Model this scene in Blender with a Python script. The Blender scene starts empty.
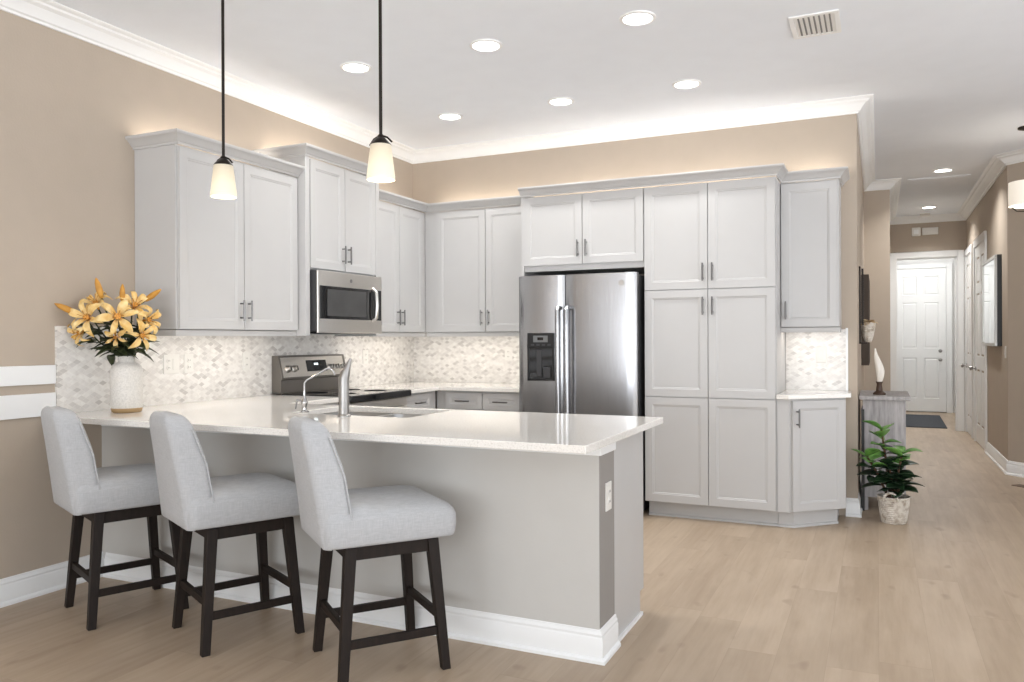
import bpy, bmesh, math, random
from mathutils import Vector, Matrix, Euler
random.seed(7)
S = bpy.context.scene
COL = S.collection
PI = math.pi

# ------------------------------------------------------------------ camera, world, big lights, exposure
F_PX, YAW, PITCH, ROLL, CAM_H = 790.55, 0.4333, -0.0014, 0.0042, 1.2934
cd = bpy.data.cameras.new('camera'); cam = bpy.data.objects.new('camera', cd); COL.objects.link(cam)
cd.sensor_width = 36.0; cd.sensor_fit = 'HORIZONTAL'; cd.lens = 36.0 * F_PX / 1024.0
cd.clip_start = 0.05; cd.clip_end = 200
_f0 = Vector((-math.sin(YAW), math.cos(YAW), 0)); _r = Vector((math.cos(YAW), math.sin(YAW), 0)); _u0 = Vector((0, 0, 1))
_f = _f0 * math.cos(PITCH) + _u0 * math.sin(PITCH); _u = _u0 * math.cos(PITCH) - _f0 * math.sin(PITCH)
_ri = _r * math.cos(ROLL) - _u * math.sin(ROLL); _ui = _r * math.sin(ROLL) + _u * math.cos(ROLL)
m3 = Matrix((_ri, _ui, -_f)).transposed()
cam.matrix_world = Matrix.Translation((0, 0, CAM_H)) @ m3.to_4x4()
S.camera = cam

w = bpy.data.worlds.new('world'); S.world = w; w.use_nodes = True
bg = w.node_tree.nodes['Background']; bg.inputs[1].default_value = 1.0
_nt = w.node_tree; _tc = _nt.nodes.new('ShaderNodeTexCoord'); _sx = _nt.nodes.new('ShaderNodeSeparateXYZ'); _rp = _nt.nodes.new('ShaderNodeMapRange'); _cr = _nt.nodes.new('ShaderNodeValToRGB')
_nt.links.new(_tc.outputs['Generated'], _sx.inputs[0]); _nt.links.new(_sx.outputs[2], _rp.inputs[0]); _rp.inputs[1].default_value = -0.3; _rp.inputs[2].default_value = 0.3
_nt.links.new(_rp.outputs[0], _cr.inputs[0]); _nt.links.new(_cr.outputs[0], bg.inputs[0])
_e = _cr.color_ramp.elements; _e[0].position = 0.40; _e[0].color = (2.4, 2.46, 2.56, 1); _e[1].position = 0.60; _e[1].color = (1.05, 1.08, 1.12, 1)   # brightness added below the horizon to lift the ceiling, soft sky above
S.view_settings.view_transform = 'Standard'; S.view_settings.look = 'None'
S.view_settings.gamma = 1.0; S.view_settings.use_curve_mapping = False
S.view_settings.exposure = 0.62

def area(name, loc, rot, sx, sy, power, color=(1, 1, 1), parent=None, spread=None):
    l = bpy.data.lights.new(name, 'AREA'); l.shape = 'RECTANGLE'; l.size = sx; l.size_y = sy; l.energy = power; l.color = color
    if spread: l.spread = spread
    o = bpy.data.objects.new(name, l); COL.objects.link(o); o.location = loc; o.rotation_euler = rot
    if parent: o.parent = parent
    return o
# daylight through the glazed rear of the living area, behind the camera
area('daylight_rear_window', (-0.4, -4.5, 1.35), (PI / 2 + 0.3, 0, 0), 6.0, 1.5, 120, (0.90, 0.95, 1.0))

# ------------------------------------------------------------------ node helpers and materials
class NT:
    def __init__(s, name):
        s.m = bpy.data.materials.new(name); s.m.use_nodes = True; s.t = s.m.node_tree
        s.b = s.t.nodes['Principled BSDF']
    def n(s, typ, **kw):
        nd = s.t.nodes.new(typ)
        for k, v in kw.items(): setattr(nd, k, v)
        return nd
    def l(s, a, b): s.t.links.new(a, b)
    def val(s, sock, v):
        if isinstance(v, (int, float, tuple, list)): sock.default_value = v
        else: s.l(v, sock)
    def math(s, op, a, b=0.0, c=None):
        nd = s.n('ShaderNodeMath', operation=op); s.val(nd.inputs[0], a); s.val(nd.inputs[1], b)
        if c is not None: s.val(nd.inputs[2], c)
        return nd.outputs[0]
    def coord(s, kind='Object'):
        return s.n('ShaderNodeTexCoord').outputs[kind]
    def pos(s):
        return s.n('ShaderNodeNewGeometry').outputs['Position']
    def sep(s, v):
        nd = s.n('ShaderNodeSeparateXYZ'); s.l(v, nd.inputs[0]); return nd.outputs
    def comb(s, x=0.0, y=0.0, z=0.0):
        nd = s.n('ShaderNodeCombineXYZ')
        for i, v in enumerate((x, y, z)): s.val(nd.inputs[i], v)
        return nd.outputs[0]
    def noise(s, vec, scale, detail=2.0, rough=0.5):
        nd = s.n('ShaderNodeTexNoise'); s.l(vec, nd.inputs['Vector']); nd.inputs['Scale'].default_value = scale
        nd.inputs['Detail'].default_value = detail; nd.inputs['Roughness'].default_value = rough
        return nd.outputs['Fac']
    def white(s, vec):
        nd = s.n('ShaderNodeTexWhiteNoise', noise_dimensions='3D'); s.l(vec, nd.inputs['Vector']); return nd.outputs
    def ramp(s, fac, stops):
        nd = s.n('ShaderNodeValToRGB'); s.val(nd.inputs[0], fac); e = nd.color_ramp.elements
        while len(e) < len(stops): e.new(0.5)
        for i, (p, c) in enumerate(stops): e[i].position = p; e[i].color = (*c, 1)
        return nd.outputs[0]
    def mix(s, fac, a, b, blend='MIX'):
        nd = s.n('ShaderNodeMix', data_type='RGBA', blend_type=blend); s.val(nd.inputs[0], fac)
        for i, v in ((6, a), (7, b)):
            s.val(nd.inputs[i], (*v, 1) if isinstance(v, tuple) and len(v) == 3 else v)
        return nd.outputs[2]
    def bump(s, h, strength, dist=0.01):
        nd = s.n('ShaderNodeBump'); nd.inputs['Strength'].default_value = strength; nd.inputs['Distance'].default_value = dist
        s.l(h, nd.inputs['Height']); s.l(nd.outputs[0], s.b.inputs['Normal'])
    def base(s, c=None, rough=None, metal=None, spec=None):
        if c is not None: s.val(s.b.inputs['Base Color'], (*c, 1) if isinstance(c, tuple) and len(c) == 3 else c)
        if rough is not None: s.val(s.b.inputs['Roughness'], rough)
        if metal is not None: s.b.inputs['Metallic'].default_value = metal
        if spec is not None: s.b.inputs['Specular IOR Level'].default_value = spec
        return s

def srgb(r, g, b):
    return tuple(((c / 255) / 12.92 if c / 255 <= 0.04045 else ((c / 255 + 0.055) / 1.055) ** 2.4) for c in (r, g, b))

def plain(name, c, rough=0.5, metal=0.0, vary=0.04, scale=6.0, bump=0.0, bscale=200.0, spec=None):
    t = NT(name); v = t.coord()
    f = t.noise(v, scale, 3.0)
    lo = tuple(max(0, x * (1 - vary)) for x in c); hi = tuple(min(1, x * (1 + vary)) for x in c)
    t.base(t.ramp(f, [(0.3, lo), (0.7, hi)]), rough, metal, spec)
    if bump: t.bump(t.noise(v, bscale, 2.0), bump, 0.002)
    return t.m

def glow(name, c, strength, base=(0.9, 0.9, 0.88)):
    t = NT(name); t.base(base, 0.4)
    t.b.inputs['Emission Color'].default_value = (*c, 1); t.b.inputs['Emission Strength'].default_value = strength
    return t.m

M = {}
M['tan'] = plain('tan_wall_paint', srgb(182, 169, 154), 0.75, vary=0.02, bump=0.25, bscale=90)
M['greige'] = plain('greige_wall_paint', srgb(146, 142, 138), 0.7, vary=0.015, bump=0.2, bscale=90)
M['ceiling'] = plain('white_ceiling_texture', srgb(238, 243, 250), 0.85, vary=0.01, bump=0.3, bscale=60)
M['trim'] = plain('white_trim_paint', srgb(240, 241, 241), 0.35, vary=0.01)
M['white_wall'] = plain('white_wall_paint', srgb(238, 238, 236), 0.6, vary=0.01)
M['cab'] = plain('pale_grey_cabinet_paint', srgb(192, 191, 190), 0.38, vary=0.01)
M['cab_dark'] = plain('cabinet_interior', srgb(120, 120, 118), 0.6, vary=0.02)
M['handle'] = plain('dark_satin_nickel', (0.20, 0.195, 0.19), 0.3, 1.0, vary=0.05, scale=40)
M['nickel'] = plain('brushed_nickel', (0.36, 0.35, 0.34), 0.38, 1.0, vary=0.05, scale=40)
M['chrome'] = plain('chrome', (0.50, 0.49, 0.48), 0.14, 1.0, vary=0.03)
M['black_metal'] = plain('dark_bronze_metal', srgb(40, 34, 30), 0.38, 0.6, vary=0.1)
M['black'] = plain('black_plastic', srgb(22, 22, 23), 0.35, vary=0.1)
M['black_glass'] = plain('black_glass', (0.012, 0.012, 0.013), 0.05, vary=0.1)
M['dark_grey'] = plain('dark_grey_enamel', srgb(58, 58, 60), 0.45, vary=0.05)
M['plate'] = plain('white_plastic', srgb(228, 226, 221), 0.35, vary=0.01)
M['slot'] = plain('dark_slot', srgb(70, 68, 66), 0.6)
M['mat_dark'] = plain('charcoal_mat', srgb(66, 70, 76), 0.95, vary=0.2, scale=80, bump=0.6, bscale=400)
M['ceramic'] = None

def steel(name, c, axis, rough=0.24, bmp=0.0):
    t = NT(name); p = t.sep(t.coord())
    sc = [3.0, 3.0, 3.0]; sc[axis] = 3.0
    v = t.comb(t.math('MULTIPLY', p[0], 4.0 if axis == 0 else 260.0), t.math('MULTIPLY', p[1], 4.0 if axis == 1 else 260.0),
               t.math('MULTIPLY', p[2], 4.0 if axis == 2 else 260.0))
    f = t.noise(v, 1.0, 2.0)
    t.base(t.ramp(f, [(0.25, tuple(x * 0.93 for x in c)), (0.75, tuple(min(1, x * 1.05) for x in c))]),
           t.math('MULTIPLY_ADD', f, 0.10, rough - 0.05), 1.0)
    if bmp: t.bump(f, bmp, 0.0008)
    return t.m
M['steel'] = steel('brushed_stainless_steel', (0.40, 0.40, 0.41), 2, 0.25, 0.12)
M['steel_warm'] = steel('warm_stainless_steel', (0.70, 0.67, 0.63), 1, 0.30)
M['steel_sink'] = plain('sink_stainless_steel', (0.42, 0.42, 0.42), 0.3, 1.0, vary=0.03)

def floor_mat():
    t = NT('oak_plank_floor'); p = t.sep(t.pos())
    W, L = 0.19, 1.52
    rx = t.math('DIVIDE', p[0], W); row = t.math('FLOOR', rx)
    off = t.white(t.comb(row, 3.3, 0.0))[0]
    ly = t.math('ADD', t.math('DIVIDE', p[1], L), t.math('MULTIPLY', off, 7.0)); pl = t.math('FLOOR', ly)
    idv = t.comb(row, pl, 1.0); rnd = t.white(idv)
    gv = t.comb(t.math('MULTIPLY', p[0], 26.0), t.math('ADD', t.math('MULTIPLY', p[1], 1.7), t.math('MULTIPLY', rnd[0], 50.0)), t.math('MULTIPLY', rnd[0], 9.0))
    g1 = t.noise(gv, 1.0, 5.0, 0.6)
    gv2 = t.comb(t.math('MULTIPLY', p[0], 5.0), t.math('ADD', t.math('MULTIPLY', p[1], 1.0), t.math('MULTIPLY', rnd[0], 30.0)), 0.0)
    g2 = t.noise(gv2, 1.6, 3.0, 0.55)
    knots = t.noise(t.comb(t.math('MULTIPLY', p[0], 9.0), t.math('MULTIPLY', p[1], 5.0), 4.0), 1.0, 1.0)
    c = t.ramp(rnd[0], [(0.0, srgb(172, 153, 132)), (0.5, srgb(179, 160, 138)), (1.0, srgb(187, 168, 146))])
    c = t.mix(t.math('MULTIPLY', t.math('SUBTRACT', g1, 0.25), 0.75), c, srgb(140, 117, 94), 'MIX')
    c = t.mix(t.ramp(g2, [(0.45, (0, 0, 0)), (0.75, (0.5, 0.5, 0.5))]), c, srgb(198, 180, 159))
    c = t.mix(t.ramp(knots, [(0.68, (0, 0, 0)), (0.80, (0.5, 0.5, 0.5))]), c, srgb(128, 104, 84))
    fx = t.math('FRACT', rx); fy = t.math('FRACT', ly)
    ex = t.math('MINIMUM', fx, t.math('SUBTRACT', 1.0, fx)); ey = t.math('MINIMUM', fy, t.math('SUBTRACT', 1.0, fy))
    gx = t.math('LESS_THAN', ex, 0.005); gy = t.math('LESS_THAN', ey, 0.0012)
    gap = t.math('MAXIMUM', gx, gy)
    c = t.mix(t.math('MULTIPLY', gap, 0.20), c, srgb(116, 95, 77))
    t.base(c, t.math('MULTIPLY_ADD', g1, 0.12, 0.36), 0.0, 0.4)
    t.bump(t.math('SUBTRACT', t.math('MULTIPLY', g1, 0.25), gap), 0.12, 0.002)
    return t.m
M['floor'] = floor_mat()

def tile_mat(name, axis):
    # marble lozenge mosaic; axis = the horizontal axis of the wall
    t = NT(name); p = t.sep(t.pos())
    A, B = 0.052, 0.030
    u = t.math('DIVIDE', p[axis], A); v = t.math('DIVIDE', p[2], B)
    a = t.math('ADD', u, v); b = t.math('SUBTRACT', u, v)
    ia = t.math('FLOOR', a); ib = t.math('FLOOR', b); rnd = t.white(t.comb(ia, ib, 2.0))[0]
    vein = t.noise(t.pos(), 38.0, 4.0, 0.6)
    c = t.ramp(rnd, [(0.0, srgb(197, 193, 189)), (0.12, srgb(212, 209, 205)), (0.35, srgb(225, 222, 218)), (1.0, srgb(239, 237, 233))])
    c = t.mix(t.ramp(vein, [(0.45, (0, 0, 0)), (0.75, (0.45, 0.45, 0.45))]), c, srgb(196, 190, 184))
    fa = t.math('FRACT', a); fb = t.math('FRACT', b)
    e = t.math('MINIMUM', t.math('MINIMUM', fa, t.math('SUBTRACT', 1.0, fa)), t.math('MINIMUM', fb, t.math('SUBTRACT', 1.0, fb)))
    g = t.math('LESS_THAN', e, 0.035)
    c = t.mix(t.math('MULTIPLY', g, 0.7), c, srgb(226, 222, 216))
    t.base(c, t.math('MULTIPLY_ADD', g, 0.4, 0.22))
    t.bump(t.math('SUBTRACT', 1.0, g), 0.25, 0.001)
    return t.m
M['tile_y'] = tile_mat('marble_lozenge_tile_side', 1)
M['tile_x'] = tile_mat('marble_lozenge_tile_back', 0)

def quartz():
    t = NT('polished_white_quartz'); v = t.pos()
    f = t.noise(v, 140.0, 3.0, 0.7); f2 = t.noise(v, 5.0, 3.0)
    c = t.ramp(f, [(0.3, srgb(214, 210, 204)), (0.5, srgb(240, 237, 232)), (1.0, srgb(244, 241, 237))])
    c = t.mix(t.math('MULTIPLY', f2, 0.18), c, srgb(220, 214, 206))
    t.base(c, 0.04, 0.0, 0.6); return t.m
M['quartz'] = quartz()

def fabric():
    t = NT('pale_grey_linen'); v = t.coord(); p = t.sep(v)
    a = t.noise(t.comb(t.math('MULTIPLY', p[0], 420.0), t.math('MULTIPLY', p[1], 420.0), t.math('MULTIPLY', p[2], 30.0)), 1.0, 2.0)
    b = t.noise(t.comb(t.math('MULTIPLY', p[0], 30.0), t.math('MULTIPLY', p[1], 30.0), t.math('MULTIPLY', p[2], 420.0)), 1.0, 2.0)
    h = t.math('ADD', a, b)
    t.base(t.ramp(t.math('MULTIPLY', h, 0.5), [(0.3, srgb(168, 169, 171)), (0.7, srgb(190, 191, 193))]), 0.95, 0, 0.15)
    t.b.inputs['Sheen Weight'].default_value = 0.15
    t.bump(h, 0.25, 0.0015); return t.m
M['fabric'] = fabric()

def wood(name, c0, c1, rough=0.45, sc=(60, 60, 6)):
    t = NT(name); p = t.sep(t.coord())
    v = t.comb(*(t.math('MULTIPLY', p[i], float(sc[i])) for i in range(3)))
    f = t.noise(v, 1.0, 4.0, 0.6)
    t.base(t.ramp(f, [(0.3, c0), (0.7, c1)]), rough, 0.0, 0.3); t.bump(f, 0.1, 0.001); return t.m
M['espresso'] = wood('espresso_wood', srgb(24, 17, 14), srgb(38, 29, 24), 0.55)
M['grey_wood'] = wood('weathered_grey_wood', srgb(150, 146, 146), srgb(192, 188, 188), 0.8, (40, 40, 5))

# ------------------------------------------------------------------ mesh helpers
class MB:
    def __init__(s): s.v = []; s.f = []
    def add(s, verts, faces):
        o = len(s.v); s.v += [tuple(x) for x in verts]; s.f += [tuple(o + i for i in f) for f in faces]; return s
    def box(s, x0, x1, y0, y1, z0, z1):
        return s.add([(x, y, z) for z in (z0, z1) for y in (y0, y1) for x in (x0, x1)],
                     [(0, 2, 3, 1), (4, 5, 7, 6), (0, 1, 5, 4), (2, 6, 7, 3), (0, 4, 6, 2), (1, 3, 7, 5)])
    def rings(s, rings, cap0=True, cap1=True):
        n = len(rings[0]); vs = [p for r in rings for p in r]; fs = []
        for i in range(len(rings) - 1):
            for j in range(n):
                a = i * n + j; b = i * n + (j + 1) % n
                fs.append((a, b, b + n, a + n))
        if cap0: fs.append(tuple(reversed(range(n))))
        if cap1: fs.append(tuple(range((len(rings) - 1) * n, len(rings) * n)))
        return s.add(vs, fs)
    def lathe(s, prof, c=(0, 0, 0), n=24, cap0=True, cap1=True):
        return s.rings([[(c[0] + r * math.cos(2 * PI * k / n), c[1] + r * math.sin(2 * PI * k / n), c[2] + z) for k in range(n)] for r, z in prof], cap0, cap1)
    def tube(s, pts, r, n=10, caps=True):
        pts = [Vector(p) for p in pts]; rs = r if isinstance(r, (list, tuple)) else [r] * len(pts)
        rings = []; up = None
        for i, p in enumerate(pts):
            d = (pts[min(i + 1, len(pts) - 1)] - pts[max(i - 1, 0)]).normalized()
            if up is None: up = Vector((0, 0, 1)) if abs(d.z) < 0.9 else Vector((1, 0, 0))
            a = d.cross(up).normalized(); up = a.cross(d).normalized()
            rings.append([p + (a * math.cos(2 * PI * k / n) + up * math.sin(2 * PI * k / n)) * rs[i] for k in range(n)])
        return s.rings([[tuple(q) for q in rg] for rg in reversed(rings)], caps, caps)
    def bar(s, p, q, wx, wy, wx2=None, wy2=None):
        # rectangular leg from p to q, section axis aligned in x,y
        wx2 = wx if wx2 is None else wx2; wy2 = wy if wy2 is None else wy2
        R = [[(p[0] + a * wx / 2, p[1] + b * wy / 2, p[2]) for a, b in ((-1, -1), (1, -1), (1, 1), (-1, 1))],
             [(q[0] + a * wx2 / 2, q[1] + b * wy2 / 2, q[2]) for a, b in ((-1, -1), (1, -1), (1, 1), (-1, 1))]]
        if p[2] > q[2]: R.reverse()
        return s.rings(R)
    def prism(s, poly, z0, z1):
        n = len(poly)
        return s.rings([[(x, y, z0) for x, y in poly], [(x, y, z1) for x, y in poly]])
    def sweep(s, path, prof, closed=False):
        # prof: closed polygon of (outward, z); outward = right hand side of the travelling direction
        P = [Vector(p) for p in path]; n = len(P); rings = []
        for i in range(n):
            def nd(a, b):
                d = (P[b] - P[a]).normalized(); return Vector((d.y, -d.x))
            if closed: n0, n1 = nd((i - 1) % n, i), nd(i, (i + 1) % n)
            else:
                n0 = nd(i - 1, i) if i > 0 else nd(i, i + 1); n1 = nd(i, i + 1) if i < n - 1 else n0
            m = (n0 + n1).normalized(); m = m / max(0.3, m.dot(n0))
            rings.append([(P[i].x + m.x * o, P[i].y + m.y * o, z) for o, z in prof])
        if closed: rings.append(rings[0])
        return s.rings(rings, not closed, not closed)
    def panel(s, x0, x1, z0, z1, yf, yb, cells, steps):
        # slab with a front at yf (towards -y) whose rectangular cells are profiled by steps [(inset, depth)...]
        xs = sorted({x0, x1, *(c[0] for c in cells), *(c[1] for c in cells)}); zs = sorted({z0, z1, *(c[2] for c in cells), *(c[3] for c in cells)})
        for i in range(len(xs) - 1):
            for j in range(len(zs) - 1):
                a, b, c, d = xs[i], xs[i + 1], zs[j], zs[j + 1]
                mx, mz = (a + b) / 2, (c + d) / 2
                if any(k[0] < mx < k[1] and k[2] < mz < k[3] for k in cells): continue
                s.add([(a, yf, c), (b, yf, c), (b, yf, d), (a, yf, d)], [(0, 1, 2, 3)])
        for a, b, c, d in cells:
            prev = [(a, yf, c), (b, yf, c), (b, yf, d), (a, yf, d)]
            for ins, dep in steps:
                cur = [(a + ins, yf + dep, c + ins), (b - ins, yf + dep, c + ins), (b - ins, yf + dep, d - ins), (a + ins, yf + dep, d - ins)]
                s.add(prev + cur, [(k, (k + 1) % 4, 4 + (k + 1) % 4, 4 + k) for k in range(4)]); prev = cur
            s.add(prev, [(0, 1, 2, 3)])
        V = [(x0, yf, z0), (x1, yf, z0), (x1, yf, z1), (x0, yf, z1), (x0, yb, z0), (x1, yb, z0), (x1, yb, z1), (x0, yb, z1)]
        return s.add(V, [(0, 4, 5, 1), (1, 5, 6, 2), (2, 6, 7, 3), (3, 7, 4, 0), (7, 6, 5, 4)])
    def xf(s, mat):
        s.v = [tuple(mat @ Vector(p)) for p in s.v]; return s
    def build(s, name, mat, parent=None, bevel=0.0, smooth=True, seg=2, weld=True, ang=35):
        me = bpy.data.meshes.new(name); me.from_pydata(s.v, [], s.f)
        bm = bmesh.new(); bm.from_mesh(me)
        if weld: bmesh.ops.remove_doubles(bm, verts=bm.verts, dist=1e-5)
        bmesh.ops.recalc_face_normals(bm, faces=bm.faces)
        bm.to_mesh(me); bm.free()
        if smooth:
            me.polygons.foreach_set('use_smooth', [True] * len(me.polygons)); me.set_sharp_from_angle(angle=math.radians(ang))
        me.materials.append(M[mat] if isinstance(mat, str) else mat)
        o = bpy.data.objects.new(name, me); COL.objects.link(o)
        if parent: o.parent = parent
        if bevel:
            b = o.modifiers.new('bevel', 'BEVEL'); b.width = bevel; b.segments = seg; b.limit_method = 'ANGLE'; b.angle_limit = math.radians(40)
            if smooth:
                wn = o.modifiers.new('weighted_normal', 'WEIGHTED_NORMAL'); wn.keep_sharp = True; wn.weight = 100
        return o

def tag(o, label, cat, group=None):
    o['label'] = label; o['category'] = cat
    if group: o['group'] = group
    return o
def thing(name, label, cat, loc=(0, 0, 0), rz=0.0, group=None):
    o = bpy.data.objects.new(name, None); COL.objects.link(o); o.empty_display_size = 0.1
    o.location = loc; o.rotation_euler = (0, 0, rz)
    return tag(o, label, cat, group)
def struct(o):
    o['kind'] = 'structure'; return o
def B(*a): return MB().box(*a)
def copy_tree(o, parent=None):
    c = o.copy(); COL.objects.link(c)
    if parent: c.parent = parent
    for ch in list(o.children): copy_tree(ch, c)
    return c

# ------------------------------------------------------------------ room shell
XL, YB, ZC = -3.90, 6.255, 3.02       # left wall, kitchen back wall, ceiling
XE, YJ, XH, YE, XR, YC = -0.135, 9.60, 0.125, 12.60, 1.116, 8.75   # wall end, jog, hall left, hall end, hall right, corner of the angled wall
ANG = (XR + 2.9, YC - 2.9)
RX = ANG[0]
YREAR = -4.6
YOPEN = -1.2      # the living area behind the camera is open to daylight
struct(MB().box(XL - 0.2, RX + 0.1, YREAR, 16.0, -0.12, 0.0).build('floor', 'floor', smooth=False))
struct(MB().box(XL - 0.2, RX + 0.1, YOPEN, 16.0, ZC, ZC + 0.15).build('ceiling', 'ceiling', smooth=False))
# left wall with the glazed opening behind the camera
mb = MB()
mb.box(XL - 0.15, XL, 0.2, YB + 0.15, 0, ZC).box(XL - 0.15, XL, YREAR, -3.4, 0, ZC).box(XL - 0.15, XL, -3.4, 0.2, 0, 1.1).box(XL - 0.15, XL, -3.4, 0.2, 2.15, ZC)
struct(mb.build('wall_left', 'tan', smooth=False))
struct(MB().box(XL, XE, YB, YB + 0.14, 0, ZC).build('wall_back', 'tan', smooth=False))
mb = MB().prism([(XE - 0.12, YB + 0.14), (XE, YB + 0.14), (XE, YJ), (XH, YJ), (XH, YE + 0.12), (XH - 0.12, YE + 0.12), (XH - 0.12, YJ + 0.12), (XE - 0.12, YJ + 0.12)], 0, ZC)
struct(mb.build('wall_hall_left', 'tan', smooth=False))
OX0, OX1, OZ = 0.235, 1.006, 2.44
mb = MB().box(XH, OX0, YE, YE + 0.12, 0, ZC).box(OX1, XR, YE, YE + 0.12, 0, ZC).box(OX0, OX1, YE, YE + 0.12, OZ, ZC)
struct(mb.build('wall_hall_end', 'tan', smooth=False))
struct(MB().prism([(XR, YC), (ANG[0], ANG[1]), (ANG[0] + 0.1, ANG[1] + 0.1), (XR + 0.15, YC + 0.06), (XR + 0.15, YE + 0.12), (XR, YE + 0.12)], 0, ZC).build('wall_hall_right', 'tan', smooth=False))
struct(MB().box(XL - 0.2, RX + 0.1, YREAR - 0.15, YREAR, 2.15, ZC).box(XL - 0.2, RX + 0.1, YREAR - 0.15, YREAR, 0, 0.55).box(XL - 0.2, XL + 0.3, YREAR - 0.15, YREAR, 0.55, 2.15).box(RX - 1.2, RX + 0.1, YREAR - 0.15, YREAR, 0.55, 2.15).build('wall_rear', 'tan', smooth=False))
# vestibule behind the cased opening
mb = MB().box(XH - 0.12, XH - 0.02, YE + 0.12, 15.75, 0, ZC).box(1.25, 1.35, YE + 0.12, 15.75, 0, ZC).box(XH - 0.02, 1.25, 15.65, 15.75, 0, ZC)
struct(mb.build('wall_vestibule', 'white_wall', smooth=False))

CROWN = [(0, ZC - 0.097), (0.012, ZC - 0.097), (0.016, ZC - 0.085), (0.028, ZC - 0.08), (0.036, ZC - 0.066), (0.062, ZC - 0.036), (0.085, ZC - 0.026), (0.090, ZC - 0.016), (0.105, ZC - 0.012), (0.115, ZC - 0.004), (0.115, ZC), (0, ZC)]
path = [(XL, YOPEN), (XL, YB), (XE, YB), (XE, YJ), (XH, YJ), (XH, YE), (XR, YE), (XR, YC), ANG]
struct(MB().sweep(path, CROWN).build('trim_1', 'trim', ang=25))
BASE = [(0, 0), (0.026, 0), (0.026, 0.012), (0.020, 0.020), (0.015, 0.022), (0.015, 0.095), (0.011, 0.102), (0.012, 0.112), (0.007, 0.120), (0.006, 0.130), (0, 0.133)]
struct(MB().sweep([(XL, 1.0), (XL, 3.02)], BASE).build('baseboard_left', 'trim'))
struct(MB().sweep([(-0.215, YB), (XE, YB), (XE, YJ), (XH, YJ), (XH, YE)], BASE).build('baseboard_hall_left', 'trim'))
struct(MB().sweep([(XR, 10.27), (XR, YC), ANG], BASE).build('baseboard_hall_right', 'trim'))
# peninsula half wall
PY0, PY1, PX1 = 3.02, 3.215, -1.013
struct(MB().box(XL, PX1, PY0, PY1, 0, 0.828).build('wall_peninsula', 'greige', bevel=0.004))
M['greige_front'] = plain('pale_greige_front', srgb(198, 196, 192), 0.6, vary=0.015, bump=0.15, bscale=90)  # front skin of the half wall, paler tone than its end face
struct(MB().box(XL, PX1 - 0.002, PY0 - 0.004, PY0 - 0.0005, 0.0, 0.828).build('wall_peninsula_front', 'greige_front', smooth=False))
struct(MB().sweep([(XL + 0.03, PY0), (PX1, PY0), (PX1, PY1)], BASE).build('baseboard_peninsula', 'trim'))
struct(MB().box(XL, PX1 + 0.008, PY0 - 0.008, PY1, 0.828, 0.883).build('trim_2', 'trim', bevel=0.002))
# two flat boards of the chair rail
struct(MB().box(XL, XL + 0.018, 1.0, 2.738, 1.076, 1.173).build('trim_3', 'trim', bevel=0.002))
struct(MB().box(XL, XL + 0.018, 1.0, 2.738, 0.912, 1.030).build('trim_4', 'trim', bevel=0.002))
# cased opening
CAS = [(0, 0), (0.012, 0), (0.018, 0.02), (0.018, 0.075), (0.024, 0.085), (0.022, 0.095), (0, 0.095)]
def casing_y(name, y, x0, x1, z1, wdt=0.085):
    # flat casing around an opening in a wall facing -y
    m = MB()
    m.box(x0 - wdt, x0, y - 0.02, y, 0, z1 + wdt).box(x1, x1 + wdt, y - 0.02, y, 0, z1 + wdt).box(x0, x1, y - 0.02, y, z1, z1 + wdt)
    return struct(m.build(name, 'trim', bevel=0.004))
casing_y('trim_5', YE, OX0 + 0.01, OX1, OZ - 0.01)
struct(MB().box(OX0, OX0 + 0.02, YE, YE + 0.12, 0, OZ).box(OX1 - 0.02, OX1, YE, YE + 0.12, 0, OZ).box(OX0, OX1, YE, YE + 0.12, OZ - 0.02, OZ).build('trim_6', 'trim', smooth=False))

def six_panel(w_, h_, t_):
    st = 0.11 * w_ / 0.8; mid = st; a0, a1 = st, (w_ - mid) / 2; b0, b1 = (w_ + mid) / 2, w_ - st
    rows = [(0.22 * h_ / 2.4, 0.90 * h_ / 2.4), (1.06 * h_ / 2.4, 1.83 * h_ / 2.4), (1.95 * h_ / 2.4, 2.27 * h_ / 2.4)]
    cells = [(p, q, r0, r1) for r0, r1 in rows for p, q in ((a0, a1), (b0, b1))]
    return MB().panel(0, w_, 0.0, h_, 0.0, t_, cells, [(0.006, 0.010), (0.016, 0.012), (0.034, 0.004)])
# front door at the end of the vestibule
d1 = six_panel(0.79, 2.50, 0.045).build('door_1', 'trim', smooth=False); d1.location = (0.285, 15.58, 0.012); struct(d1)
def knob(parent, x, z, mat='nickel', dy=-1):
    m = MB().lathe([(0.03, 0), (0.03, 0.008), (0.012, 0.012), (0.011, 0.035), (0.022, 0.042), (0.029, 0.055), (0.026, 0.068), (0.012, 0.074)], n=16)
    m.xf(Matrix.Translation((x, 0, z)) @ Matrix.Rotation(PI / 2, 4, 'X'))
    return m.build('door_knob', mat, parent)
knob(d1, 0.70, 0.905)
MB().lathe([(0.03, 0), (0.03, 0.012), (0.02, 0.018)], n=16).xf(Matrix.Translation((0.70, 0, 1.06)) @ Matrix.Rotation(PI / 2, 4, 'X')).build('deadbolt', 'nickel', d1)
struct(MB().box(0.20, 0.283, 15.56, 15.65, 0, 2.60).box(1.078, 1.17, 15.56, 15.65, 0, 2.60).box(0.283, 1.078, 15.56, 15.65, 2.515, 2.60).build('trim_7', 'trim', bevel=0.004))
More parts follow.
